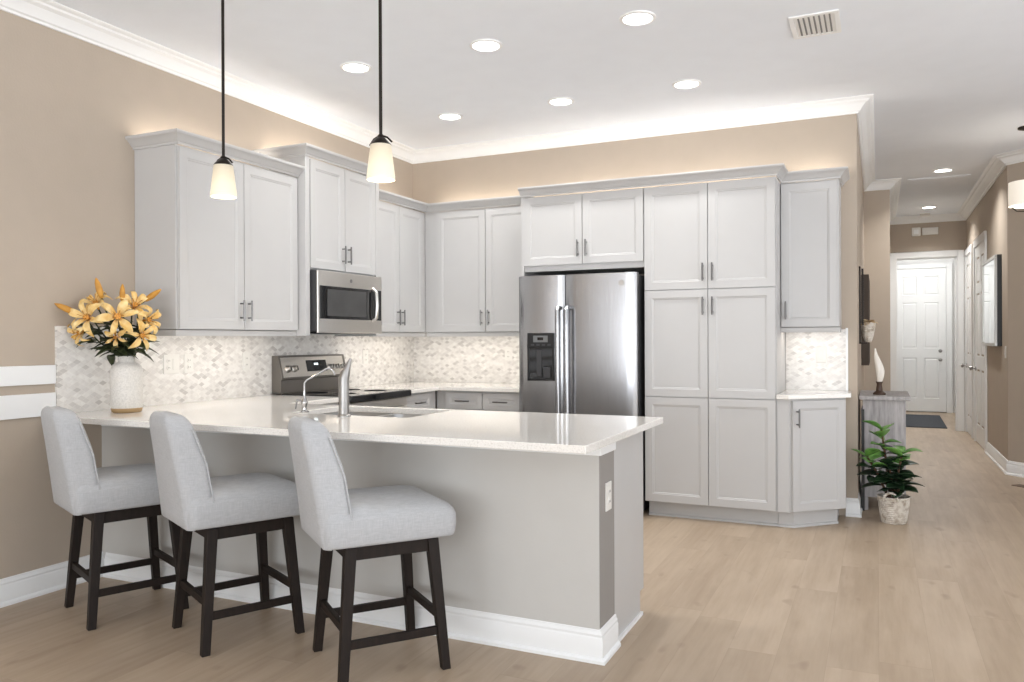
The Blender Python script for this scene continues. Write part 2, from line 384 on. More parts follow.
# two doors in the right wall of the hall (they face -x)
def hall_door(name, trim, y0, y1, h_, knob_y):
    wd = y1 - y0
    d = six_panel(wd, h_, 0.04).build(name, 'trim', smooth=False); d.rotation_euler = (0, 0, -PI / 2); d.location = (XR - 0.008, y1, 0.012); struct(d)
    knob(d, knob_y, 0.905)
    m = MB().box(XR - 0.024, XR, y0 - 0.09, y0, 0, h_ + 0.10).box(XR - 0.024, XR, y1, y1 + 0.075, 0, h_ + 0.10).box(XR - 0.024, XR, y0, y1, h_ + 0.015, h_ + 0.10)
    struct(m.build(trim, 'trim', bevel=0.004))
hall_door('door_2', 'trim_8', 10.38, 11.40, 2.40, 0.07)
hall_door('door_3', 'trim_9', 11.80, 12.50, 2.40, 0.07)
# ceiling access hatch in the hall
struct(MB().box(0.30, 0.90, 9.60, 10.02, ZC - 0.007, ZC).box(0.33, 0.87, 9.63, 9.99, ZC - 0.010, ZC - 0.007).build('trim_10', 'ceiling', bevel=0.002))

# ------------------------------------------------------------------ backsplashes
BS = MB().box(XL, XL + 0.012, 2.744, 3.232, 1.358, 1.376).box(XL, XL + 0.012, 2.744, 4.296, 0.914, 1.358).box(XL, XL + 0.012, 4.296, 5.09, 0.914, 1.35).box(XL, XL + 0.012, 5.09, YB - 0.012, 0.914, 1.358)
tag(BS.build('backsplash', 'tile_y', smooth=False), 'marble lozenge mosaic backsplash along the left wall behind range and vase', 'backsplash')
tag(MB().box(XL, -2.53, YB - 0.012, YB, 0.914, 1.358).build('backsplash', 'tile_x', smooth=False), 'marble lozenge mosaic backsplash between corner cabinets and refrigerator', 'backsplash')
o = tag(MB().box(-0.626, -0.212, YB - 0.012, YB, 0.914, 1.36).build('backsplash', 'tile_x', smooth=False), 'small marble mosaic backsplash to the right of the pantry, brightly lit', 'backsplash')
struct(MB().box(-0.212, -0.196, YB - 0.016, YB, 0.914, 1.37).build('trim_11', 'trim', smooth=False))

# ------------------------------------------------------------------ cabinets
def pull(parent, x, y, z, L=0.128, vertical=True, out=0.03):
    m = MB(); r = 0.0055
    if vertical:
        m.tube([(x, y - out, z - L / 2), (x, y - out, z - L * .28), (x, y - out, z + L * .28), (x, y - out, z + L / 2)], [r, r * 1.15, r * 1.15, r], 10)
        for dz in (-L * .34, L * .34): m.tube([(x, y, z + dz), (x, y - out, z + dz)], r * .95, 8)
    else:
        m.tube([(x - L / 2, y - out, z), (x - L * .28, y - out, z), (x + L * .28, y - out, z), (x + L / 2, y - out, z)], [r, r * 1.15, r * 1.15, r], 10)
        for dx in (-L * .34, L * .34): m.tube([(x + dx, y, z), (x + dx, y - out, z)], r * .95, 8)
    return m.build('pull', 'handle', parent)
STEPS = [(0.003, 0.003), (0.010, 0.004), (0.013, 0.0075)]
def door(parent, x0, x1, z0, z1, yf, hand=None, name='door', fr=0.055):
    g = 0.0018
    d = MB().panel(x0 + g, x1 - g, z0 + g, z1 - g, yf, yf + 0.019, [(x0 + fr, x1 - fr, z0 + fr, z1 - fr)], STEPS).build(name, 'cab', parent, smooth=False)
    if hand:
        side, end = hand
        if name == 'drawer': pull(d, (x0 + x1) / 2, yf, (z0 + z1) / 2, vertical=False)
        else:
            x = x0 + 0.032 if side == 'L' else x1 - 0.032
            z = z0 + 0.118 if end == 'B' else z1 - 0.118
            pull(d, x, yf, z)
    return d
def crown_prof(z): return [(0, z), (0.010, z), (0.012, z + 0.012), (0.020, z + 0.016), (0.034, z + 0.034), (0.050, z + 0.048), (0.056, z + 0.050), (0.060, z + 0.058), (0.060, z + 0.067), (0, z + 0.067)]
def rail_prof(z): return [(-0.02, z), (0.0, z), (0.002, z + 0.006), (0.002, z + 0.034), (-0.02, z + 0.038)]

# upper cabinet on the left wall, nearest
def upper(label, loc, rz, W, D, z0, z1, doors, crown=None, rail=None, group=None, dz0=None):
    t = thing('upper_cabinet', label, 'cabinet', loc, rz, group)
    MB().box(0, W, -(D - 0.02), -0.001, z0, z1).build('body', 'cab', t, bevel=0.0015)
    for (a, b, c, e, h) in doors: door(t, a, b, c, e, -D, h)
    if crown: MB().sweep(crown, crown_prof(z1 - 0.003)).build('crown', 'cab', t, ang=25)
    if rail: MB().sweep(rail, rail_prof(z0 - 0.038)).build('light_rail', 'cab', t)
    return t
D1 = 0.345
UZ0, UZ1 = 1.362, 2.402
upper('pale grey upper cabinet left of the microwave, end panel above the lilies', (XL, 3.236, 0), PI / 2, 1.012, D1, UZ0, UZ1,
      [(0.010, 0.508, UZ0, 2.391, ('R', 'B')), (0.510, 1.006, UZ0, 2.391, ('L', 'B'))],
      [(0, 0), (0, -D1), (1.010, -D1)], [(0, 0), (0, -(D1 - 0.02)), (1.010, -(D1 - 0.02))], 'upper wall cabinets')
# taller cabinet over the microwave with side panels reaching down
t = thing('upper_cabinet', 'taller pale grey cabinet above the microwave, stepping up over its neighbours', 'cabinet', (XL, 4.250, 0), PI / 2, 'upper wall cabinets')
DM, WM, ZM = 0.405, 0.868, 2.543
MB().box(0.044, WM - 0.044, -(DM - 0.02), -0.001, 1.782, ZM).build('body', 'cab', t)
MB().box(0, 0.044, -DM, -0.001, 1.328, ZM).build('side_panel', 'cab', t, bevel=0.0015)
MB().box(WM - 0.044, WM, -DM, -0.001, 1.328, ZM).build('side_panel', 'cab', t, bevel=0.0015)
door(t, 0.050, 0.433, 1.79, 2.53, -DM - 0.002, ('R', 'B')); door(t, 0.435, 0.818, 1.79, 2.53, -DM - 0.002, ('L', 'B'))
MB().sweep([(0, 0), (0, -DM), (WM, -DM), (WM, 0)], crown_prof(ZM - 0.003)).build('crown', 'cab', t, ang=25)
# corner pair
upper('narrow pale grey upper cabinet between the microwave and the corner', (XL, 5.120, 0), PI / 2, YB - 5.120, D1, UZ0, UZ1,
      [(0.012, 0.372, UZ0, 2.391, ('R', 'B')), (0.374, 0.756, UZ0, 2.391, ('L', 'B'))],
      [(0, -D1), (0.790, -D1)], [(0, -(D1 - 0.02)), (0.81, -(D1 - 0.02))], 'upper wall cabinets')
upper('pale grey two door upper cabinet between the corner and the refrigerator', (XL + 0.328, YB, 0), 0, 1.040, D1, UZ0, UZ1,
      [(0.122, 0.594, UZ0, 2.391, ('R', 'B')), (0.596, 1.036, UZ0, 2.391, ('L', 'B'))],
      [(0.017, -D1), (1.034, -D1)], [(0.017, -(D1 - 0.02)), (1.034, -(D1 - 0.02))], 'upper wall cabinets')
# refrigerator surround and pantry
YP = 5.64; DP = YB - YP
t = thing('refrigerator_cabinet', 'pale grey two door cabinet bridging over the refrigerator', 'cabinet', (-2.528, YB, 0), 0)
MB().box(0, 0.023, -(DP - 0.004), -0.001, 0, 2.402).build('side_panel', 'cab', t, bevel=0.0015)
MB().box(0.023, 0.980, -(DP - 0.02), -0.001, 1.822, 2.402).build('body', 'cab', t, bevel=0.001)
door(t, 0.022, 0.505, 1.866, 2.396, -DP, ('R', 'B')); door(t, 0.507, 0.978, 1.866, 2.396, -DP, ('L', 'B'))
MB().sweep([(0.0, -DP), (0.980, -DP)], crown_prof(2.405)).build('crown', 'cab', t, ang=25)
WP = 0.918
t = thing('pantry_cabinet', 'tall pale grey six door pantry cabinet right of the refrigerator', 'cabinet', (-1.546, YB, 0), 0)
MB().box(0, WP, -(DP - 0.02), -0.001, 0.112, 2.402).build('body', 'cab', t, bevel=0.001)
MB().box(0.01, WP, -(DP - 0.085), -0.10, 0.0, 0.112).build('toe_kick', 'cab', t)
for (c, e, h) in ((0.117, 0.876, None), (0.879, 1.646, 'T'), (1.649, 2.396, 'B')):
    door(t, 0.002, 0.459, c, e, -DP, ('R', h) if h else None); door(t, 0.461, 0.914, c, e, -DP, ('L', h) if h else None)
MB().sweep([(-0.002, -DP), (WP, -DP), (WP, 0)], crown_prof(2.405)).build('crown', 'cab', t, ang=25)
MB().sweep([(0.01, -(DP - 0.085)), (WP - 0.0, -(DP - 0.085))], [(0, 0), (0.014, 0), (0.012, 0.012), (0, 0.018)]).build('shoe_moulding', 'cab', t)
# right upper
upper('single door pale grey upper cabinet at the right end beside the pantry', (-0.626, YB, 0), 0, 0.386, D1, 1.376, UZ1,
      [(0.003, 0.378, 1.376, 2.391, ('L', 'B'))], [(0.0, -D1), (0.386, -D1), (0.386, 0)],
      [(0, -(D1 - 0.02)), (0.384, -(D1 - 0.02)), (0.384, 0)], 'upper wall cabinets')
# angled base cabinet at the right end
AX0, AY0, AX1, AY1 = -0.540, 5.668, -0.212, 5.955
t = thing('angled_base_cabinet', 'pale grey base cabinet with angled door right of the pantry', 'cabinet', (0, 0, 0), 0)
adir = Vector((AX1 - AX0, AY1 - AY0)).normalized(); anrm = Vector((adir.y, -adir.x)); aang = math.atan2(adir.y, adir.x)
MB().prism([(-0.626, YB - 0.002), (-0.626, AY0 - 0.012), (AX0 - 0.01, AY0 - 0.012), (AX0 - anrm.x * 0.0, AY0), (AX1, AY1), (AX1, YB - 0.002)][::-1], 0.112, 0.882).build('body', 'cab', t, bevel=0.001)
tk = 0.065
MB().prism([(-0.626, YB - 0.05), (-0.626, AY0 + tk - 0.012), (AX0 + 0.012, AY0 + tk - 0.012), (AX1 - 0.05, AY1 + 0.028), (AX1 - 0.05, YB - 0.05)][::-1], 0, 0.112).build('toe_kick', 'cab', t)
MB().sweep([(-0.626, AY0 + tk - 0.012), (AX0 + 0.012, AY0 + tk - 0.012), (AX1 - 0.05, AY1 + 0.028)], [(0, 0), (0.014, 0), (0.012, 0.012), (0, 0.018)]).build('shoe_moulding', 'cab', t)
dl = math.hypot(AX1 - AX0, AY1 - AY0)
dd = door(t, 0.004, dl - 0.004, 0.117, 0.872, -0.019, ('L', 'T')); dd.rotation_euler = (0, 0, aang); dd.location = (AX0, AY0, 0)

# ------------------------------------------------------------------ base cabinets
def base_cab(name, label, loc, rz, W, D, fronts, group='base cabinets', ends=()):
    t = thing(name, label, 'cabinet', loc, rz, group)
    MB().box(0.001, W - 0.001, -(D - 0.02), -0.014, 0.112, 0.882).build('body', 'cab', t)
    MB().box(0.001, W - 0.001, -(D - 0.085), -0.10, 0.0, 0.112).build('toe_kick', 'cab', t)
    for k in fronts:
        door(t, k[1], k[2], k[3], k[4], -D, k[5], k[0], 0.04 if k[0] == 'drawer' else 0.055)
    return t
DB = 0.615
base_cab('base_cabinet', 'pale grey base cabinet between the range and the corner, drawer on top', (XL, 5.114, 0), PI / 2, 0.526, DB,
         [('drawer', 0.012, 0.430, 0.735, 0.868, ('C', 'C')), ('door', 0.012, 0.430, 0.117, 0.73, ('L', 'T'))])
base_cab('base_cabinet', 'pale grey base cabinet with two drawers left of the refrigerator', (-3.306, YB, 0), 0, 0.774, DB,
         [('drawer', 0.095, 0.430, 0.735, 0.868, ('C', 'C')), ('drawer', 0.434, 0.770, 0.735, 0.868, ('C', 'C')),
          ('door', 0.095, 0.430, 0.117, 0.73, ('R', 'T')), ('door', 0.434, 0.770, 0.117, 0.73, ('L', 'T'))])
base_cab('base_cabinet', 'pale grey base cabinet left of the range under the long counter', (XL, 3.80, 0), PI / 2, 0.545, DB,
         [('drawer', 0.02, 0.49, 0.735, 0.868, ('C', 'C')), ('door', 0.02, 0.49, 0.117, 0.73, ('R', 'T'))])
# peninsula cabinets face +y (kitchen side)
t = thing('base_cabinet', 'pale grey cabinet run behind the half wall, white end panel facing the hall', 'cabinet', (-1.035, PY1 + 0.003, 0), PI, 'base cabinets')
WPN = 2.22
# local: x runs to world -x, front towards local -y = world +y
poly = [(0.0, 0.0), (-0.455, 0.0), (-0.455, 0.112), (-0.395, 0.112), (-0.395, 0.0)]
mb = MB().box(-0.020, 0.0, -0.455, 0.0, 0.112, 0.882).box(-0.020, 0.0, -0.395, 0.0, 0.0, 0.112); mb.build('end_panel', 'cab', t)
MB().box(-0.031, -0.020, -0.400, -0.002, 0.0, 0.016).box(-0.031, 0.0, -0.408, -0.396, 0.0, 0.016).build('shoe_moulding', 'trim', t)
MB().box(0.0, 0.55, -0.435, 0.0, 0.112, 0.882).box(0.55, 1.95, -0.435, 0.0, 0.112, 0.60).box(1.95, WPN, -0.435, 0.0, 0.112, 0.882).build('body', 'cab', t)
MB().box(0.0, WPN, -0.39, 0.0, 0.0, 0.112).build('toe_kick', 'cab', t)
for i in range(4):
    a = 0.01 + i * 0.55
    door(t, a, a + 0.545, 0.117, 0.72, -0.455, ('R' if i % 2 == 0 else 'L', 'T')); door(t, a, a + 0.545, 0.725, 0.868, -0.455, None, 'drawer', 0.04)

# ------------------------------------------------------------------ counters
CZ0, CZ1 = 0.884, 0.914
SX0, SX1, SY0, SY1 = -2.82, -2.09, 3.295, 3.745
PX, PYF, PYB = -0.948, 2.672, 3.800
def slab(outer, z0, z1, hole=None):
    bm = bmesh.new()
    ov = [bm.verts.new((x, y, z1)) for x, y in outer]; es = [bm.edges.new((ov[i], ov[(i + 1) % len(ov)])) for i in range(len(ov))]
    if hole:
        hv = [bm.verts.new((x, y, z1)) for x, y in hole]; es += [bm.edges.new((hv[i], hv[(i + 1) % len(hv)])) for i in range(len(hv))]
    bmesh.ops.triangle_fill(bm, edges=es, use_beauty=True)
    r = bmesh.ops.extrude_face_region(bm, geom=list(bm.faces))
    bmesh.ops.translate(bm, vec=(0, 0, z0 - z1), verts=[g for g in r['geom'] if isinstance(g, bmesh.types.BMVert)])
    bmesh.ops.recalc_face_normals(bm, faces=bm.faces)
    m = MB(); bm.verts.index_update(); m.v = [tuple(v.co) for v in bm.verts]; m.f = [tuple(v.index for v in f.verts) for f in bm.faces]; bm.free(); return m
def rrect(x0, x1, y0, y1, r, n=5):
    out = []
    for cx, cy, a in ((x1 - r, y1 - r, 0), (x0 + r, y1 - r, 1), (x0 + r, y0 + r, 2), (x1 - r, y0 + r, 3)):
        for k in range(n + 1):
            th = (a + k / n) * PI / 2; out.append((cx + r * math.cos(th), cy + r * math.sin(th)))
    return out
o = slab([(XL + 0.012, PYF), (PX, PYF), (PX, PYB), (-3.25, PYB), (-3.25, 4.347), (XL + 0.012, 4.347)], CZ0, CZ1, rrect(SX0, SX1, SY0, SY1, 0.03)).build('peninsula_countertop', 'quartz', bevel=0.003, smooth=False)
tag(o, 'long polished white quartz countertop over the peninsula, holding sink and lily vase', 'countertop')
o = slab([(XL + 0.012, 5.112), (-3.25, 5.112), (-3.25, 5.605), (-2.532, 5.605), (-2.532, YB - 0.012), (XL + 0.012, YB - 0.012)], CZ0, CZ1).build('corner_countertop', 'quartz', bevel=0.003, smooth=False)
tag(o, 'L-shaped white quartz countertop in the corner between range and refrigerator', 'countertop')
o = slab([(-0.626, YB - 0.012), (-0.626, 5.620), (-0.548, 5.620), (-0.168, 5.945), (-0.168, YB - 0.018), (-0.2, YB - 0.018)], CZ0, CZ1).build('angled_countertop', 'quartz', bevel=0.003, smooth=False)
tag(o, 'small white quartz countertop with angled front right of the pantry', 'countertop')

# sink
t = thing('sink', 'stainless double bowl sink set into the peninsula countertop', 'sink', ((SX0 + SX1) / 2, (SY0 + SY1) / 2, 0.68))
def bowl(x0, x1, y0, y1):
    R = []
    for ins, z in ((-0.012, 0.883), (0.0, 0.883), (0.002, 0.875), (0.012, 0.72), (0.03, 0.70), (0.07, 0.695)):
        R.append([(x - t.location.x, y - t.location.y, z - 0.68) for x, y in rrect(x0 + ins, x1 - ins, y0 + ins, y1 - ins, max(0.012, 0.045 - ins * 0.3))])
    m = MB().rings(R, False, True); b = m.build('bowl', 'steel_sink', t, ang=50); 
    MB().lathe([(0.042, 0.0), (0.042, 0.004), (0.02, 0.002)], ((x0 + x1) / 2 - t.location.x, (y0 + y1) / 2 - t.location.y, 0.0155), 20).build('drain', 'chrome', b)
bowl(SX0 + 0.002, -2.465, SY0 + 0.002, SY1 - 0.002); bowl(-2.440, SX1 - 0.002, SY0 + 0.002, SY1 - 0.002)
# faucet
t = thing('faucet', 'brushed nickel pull-out faucet with thick round body behind the sink', 'faucet', (-2.428, 3.240, CZ1))
MB().lathe([(0.033, 0), (0.033, 0.006), (0.0265, 0.012), (0.0265, 0.19), (0.0255, 0.196)], n=28).build('body', 'nickel', t)
MB().tube([(0, 0, 0.190), (0.006, 0.003, 0.214), (0.014, 0.008, 0.240), (0.022, 0.012, 0.262), (0.031, 0.016, 0.290)], [0.0255, 0.0245, 0.017, 0.012, 0.006], 16).build('handle', 'nickel', t)
MB().tube([(0.0, 0.0, 0.165), (-0.035, 0.05, 0.178), (-0.07, 0.10, 0.172)], [0.018, 0.018, 0.017], 16).build('spout', 'nickel', t)
# filtered water tap
t = thing('water_tap', 'slim chrome filtered-water tap with thin bent spout left of the faucet', 'tap', (-2.763, 3.345, CZ1))
MB().lathe([(0.024, 0), (0.024, 0.005), (0.016, 0.012), (0.013, 0.03), (0.018, 0.045), (0.017, 0.06), (0.010, 0.072), (0.008, 0.09)], n=18).build('base', 'chrome', t)
MB().tube([(0, 0, 0.085), (0.0, 0.0, 0.155), (0.006, 0.012, 0.170), (0.085, 0.075, 0.228), (0.100, 0.088, 0.230), (0.112, 0.10, 0.215), (0.118, 0.105, 0.196)], 0.0055, 10).build('spout', 'chrome', t)
MB().tube([(0, 0, 0.055), (-0.028, -0.01, 0.060), (-0.040, -0.014, 0.062)], [0.007, 0.006, 0.009], 10).tube([(-0.038, -0.013, 0.066), (-0.046, -0.018, 0.018)], [0.006, 0.005], 8).build('lever', 'chrome', t)

# ------------------------------------------------------------------ microwave (on the left wall, faces +x)
t = thing('microwave', 'stainless over-range microwave with dark window under the taller cabinet', 'microwave', (XL + 0.018, 4.308, 1.346), PI / 2)
W = 0.764; H = 0.428
MB().box(0.0, W, -0.425, -0.020, 0.012, H).build('case', 'dark_grey', t, bevel=0.002)
MB().box(0.003, W, -0.44, -0.4255, 0.0, H).build('front_frame', 'steel_warm', t, bevel=0.004)
g = MB().box(0.022, 0.752, -0.4435, -0.4395, 0.098, 0.325).build('window', 'black_glass', t, bevel=0.001)
MB().box(0.10, 0.555, -0.4445, -0.4435, 0.118, 0.305).build('mesh_screen', plain('microwave_screen', srgb(72, 72, 72), 0.15, vary=0.1), g)
MB().box(0.675, 0.742, -0.4445, -0.4435, 0.106, 0.318).build('control_panel', 'black', t)
MB().tube([(0.635, -0.443, 0.088), (0.640, -0.475, 0.115), (0.643, -0.480, 0.21), (0.640, -0.475, 0.31), (0.635, -0.443, 0.335)], [0.012, 0.013, 0.014, 0.013, 0.012], 12).build('handle', 'steel_warm', t)
MB().lathe([(0.013, 0), (0.013, 0.003), (0.009, 0.003), (0.009, 0.0015)], n=20).xf(Matrix.Translation((0.375, -0.4395, 0.375)) @ Matrix.Rotation(PI / 2, 4, 'X')).build('emblem', 'nickel', t)
MB().box(0.03, W - 0.03, -0.41, -0.06, -0.004, 0.011).build('vent_grille', 'black', t)

# ------------------------------------------------------------------ range
t = thing('range', 'freestanding electric range with stainless backguard on the left wall', 'range', (XL, 4.352, 0), PI / 2)
W = 0.756
MB().box(0.002, W - 0.002, -0.62, -0.04, 0.03, 0.895).build('body', 'dark_grey', t, bevel=0.003)
MB().box(0.0, W, -0.655, -0.10, 0.897, 0.921).build('cooktop', 'black_glass', t, bevel=0.006)
MB().box(0.0, W, -0.700, -0.655, 0.872, 0.921).build('front_edge', 'black_glass', t, bevel=0.008)
od = MB().box(0.006, W - 0.006, -0.665, -0.622, 0.28, 0.80).build('oven_door', 'steel_warm', t, bevel=0.004)
MB().box(0.006, W - 0.006, -0.665, -0.622, 0.805, 0.868).build('control_rail', 'steel_warm', t, bevel=0.004)
MB().tube([(0.06, -0.66, 0.765), (0.06, -0.70, 0.765), (W - 0.06, -0.70, 0.765), (W - 0.06, -0.66, 0.765)], 0.012, 12).build('handle', 'steel_warm', od)
MB().box(0.12, W - 0.12, -0.668, -0.664, 0.38, 0.68).build('oven_window', 'black_glass', od)
MB().box(0.006, W - 0.006, -0.662, -0.622, 0.05, 0.272).build('drawer', 'steel_warm', t, bevel=0.004)
for k in (0.19, 0.57):
    for yy in (-0.26, -0.50):
        MB().lathe([(0.085, 0.0), (0.085, 0.0006), (0.08, 0.0006), (0.08, 0.0)], (k, yy, 0.9212), 32).build('burner_ring', 'dark_grey', t)
# backguard: tilted control face above a dark riser
bgd = MB(); 
pr_ = [(-0.016, 0.921), (-0.098, 0.921), (-0.098, 1.015), (-0.110, 1.022), (-0.072, 1.185), (-0.016, 1.188)]
bgd.rings([[(x, y, z) for y, z in pr_] for x in (0.0, W)]).build('backguard', plain('warm_grey_enamel', srgb(112, 107, 101), 0.4, 0.3), t, bevel=0.003)
def on_face(xc, s, wx, hs, th, shape='box'):
    # s along the tilted face from its lower edge
    p0 = Vector((0, -0.110, 1.022)); p1 = Vector((0, -0.072, 1.185)); d = (p1 - p0).normalized(); nrm = Vector((0, -d.z, d.y))
    return Matrix.Translation(p0 + d * s + Vector((xc, 0, 0)) + nrm * 0.001) @ Matrix(((1, 0, 0, 0), (0, d.y, nrm.y, 0), (0, d.z, nrm.z, 0), (0, 0, 0, 1)))
cp = MB().box(-0.36, 0.345, -0.072, 0.072, 0, 0.003).xf(on_face(W / 2, 0.084, 0, 0, 0)).build('control_panel', 'steel_warm', t)
MB().box(-0.115, 0.115, -0.042, 0.042, 0.003, 0.005).xf(on_face(0.395, 0.088, 0, 0, 0)).build('display', 'black_glass', cp)
MB().box(-0.022, 0.022, -0.007, 0.007, 0.005, 0.0055).xf(on_face(0.39, 0.10, 0, 0, 0)).build('clock', glow('clock_glow', (0.75, 0.9, 0.95), 1.2), cp)
for xk in (0.075, 0.145, 0.555, 0.620, 0.685):
    kb = MB().lathe([(0.026, 0.003), (0.026, 0.007), (0.021, 0.010), (0.019, 0.030), (0.016, 0.033)], n=18).xf(on_face(xk, 0.072, 0, 0, 0)).build('knob', 'steel_warm', t)
    MB().box(-0.003, 0.003, -0.016, 0.016, 0.033, 0.037).xf(on_face(xk, 0.072, 0, 0, 0)).build('grip', 'black', kb)

# ------------------------------------------------------------------ refrigerator
t = thing('refrigerator', 'stainless side by side refrigerator with black dispenser between cabinet and pantry', 'refrigerator', (-2.492, 6.20, 0), 0)
FW = 0.925; fx = 0.370   # width of case, split between freezer and fresh-food door
MB().box(0.006, FW - 0.008, -0.602, 0.0, 0.02, 1.765).build('case', 'dark_grey', t, bevel=0.004)
MB().box(0.02, FW - 0.02, -0.625, -0.602, 0.02, 0.11).build('kick_grille', 'black', t)
def curved_door(x0, x1, name, cut=None):
    n = 14; z0, z1 = 0.12, 1.778; R = []
    prof = []
    for i in range(n + 1):
        u = i / n; x = x0 + (x1 - x0) * u
        prof.append((x, -0.672 - 0.012 * (1 - (2 * u - 1) ** 2) ** 0.8))
    pts = [(x0, -0.608)] + [(x0, -0.660)] + prof[1:-1] + [(x1, -0.660)] + [(x1, -0.608)]
    pts = pts[::-1]
    m = MB().rings([[(x, y, z) for x, y in pts] for z in (z0, z0 + 0.004, z1 - 0.004, z1)])
    return m.build(name, 'steel', t, ang=50)
fd = curved_door(-0.010, fx - 0.003, 'freezer_door'); rd = curved_door(fx + 0.003, FW - 0.004, 'refrigerator_door')
for d_, hx in ((fd, 0.336), (rd, 0.406)):
    MB().tube([(hx, -0.672, 1.530), (hx, -0.722, 1.530), (hx, -0.734, 1.515), (hx, -0.736, 1.40), (hx, -0.737, 1.0), (hx, -0.736, 0.60), (hx, -0.734, 0.475), (hx, -0.722, 0.46), (hx, -0.672, 0.46)],
              [0.017, 0.018, 0.019, 0.0185, 0.018, 0.0185, 0.019, 0.018, 0.017], 14).build('handle', 'steel', d_)
dsp = MB()
x0, x1, z0, z1 = 0.073, 0.290, 0.985, 1.345
dsp.box(x0, x1, -0.694, -0.672, 1.235, z1).box(x0, x0 + 0.014, -0.694, -0.672, z0, 1.235).box(x1 - 0.014, x1, -0.694, -0.672, z0, 1.235).box(x0, x1, -0.694, -0.672, z0, z0 + 0.014)
dp = dsp.build('dispenser', 'black', fd, bevel=0.002)
MB().box(x0 + 0.014, x1 - 0.014, -0.688, -0.6845, z0 + 0.014, 1.235).build('recess', 'black_glass', dp)
MB().box(x0 + 0.075, x0 + 0.115, -0.694, -0.688, z0 + 0.03, 1.215).build('paddle', 'dark_grey', dp, bevel=0.003)
MB().box(x0 + 0.13, x1 - 0.03, -0.694, -0.688, z0 + 0.02, z0 + 0.10).build('paddle', 'dark_grey', dp, bevel=0.003)
MB().box(x0 + 0.05, x1 - 0.05, -0.697, -0.694, 1.275, 1.325).build('display', plain('grey_display', srgb(110, 112, 112), 0.4), dp)
MB().box(x0 + 0.085, x1 - 0.085, -0.699, -0.697, 1.29, 1.312).build('screen', 'black_glass', dp)
for k in range(4): MB().box(x0 + 0.03 + k * 0.045, x0 + 0.055 + k * 0.045, -0.697, -0.694, 1.248, 1.262).build('button', 'dark_grey', dp)
MB().lathe([(0.021, 0), (0.021, 0.003), (0.016, 0.003), (0.016, 0.0015)], n=24).xf(Matrix.Translation((0.812, -0.682, 1.703)) @ Matrix.Rotation(PI / 2, 4, 'X')).build('emblem', 'chrome', rd)
for xx in (0.02, 0.84): MB().box(xx, xx + 0.06, -0.66, -0.58, 1.766, 1.782).build('hinge_cover', 'dark_grey', t, bevel=0.003)

# ------------------------------------------------------------------ switches and outlets
def outlet(label, loc, rz, n=1, kind='outlet'):
    wd = 0.072 if n == 1 else 0.118
    t = thing('wall_outlet' if kind == 'outlet' else 'light_switch', label, kind if kind == 'outlet' else 'switch', loc, rz)
    MB().box(-wd / 2, wd / 2, -0.006, 0.0, -0.058, 0.058).build('cover_plate', 'plate', t, bevel=0.002)
    for k in range(n):
        cx = 0 if n == 1 else (-0.023 + k * 0.046)
        if kind == 'outlet' and not (n == 2 and k == 1):
            for zz in (0.021, -0.021):
                r = MB().lathe([(0.016, 0), (0.016, 0.003), (0.014, 0.0035)], n=16).xf(Matrix.Translation((cx, -0.006, zz)) @ Matrix.Rotation(PI / 2, 4, 'X')).build('socket', 'plate', t)
                MB().box(cx - 0.007, cx - 0.005, -0.0102, -0.0092, zz - 0.005, zz + 0.005).box(cx + 0.005, cx + 0.007, -0.0102, -0.0092, zz - 0.005, zz + 0.005).build('slot', 'slot', r)
        else:
            MB().box(cx - 0.016, cx + 0.016, -0.010, -0.006, -0.033, 0.033).build('rocker', 'plate', t, bevel=0.001)
    return t
XT = XL + 0.0125; YT = YB - 0.0125
outlet('double white outlet and switch plate beside the lily vase on the mosaic', (XT, 3.480, 1.155), PI / 2, 2)
outlet('single white outlet plate just right of the double plate behind the peninsula', (XT, 3.612, 1.155), PI / 2, 1)
outlet('white outlet plate on the mosaic close to the left side of the range', (XT, 4.105, 1.155), PI / 2, 1)
outlet('white outlet plate on the mosaic right of the range', (XT, 5.48, 1.155), PI / 2, 1)
outlet('white outlet plate on the mosaic beside the refrigerator', (-2.92, YT, 1.17), 0, 1)
outlet('white switch plate on the small lit mosaic right of the pantry', (-0.377, YT, 1.175), 0, 1, 'switch')
outlet('white outlet plate on the end of the peninsula half wall', (PX1 + 0.0005, 3.122, 0.648), PI / 2, 1)
outlet('white switch plate on the right hall wall below the mirror', (XR - 0.0005, 8.87, 1.157), -PI / 2, 1, 'switch')

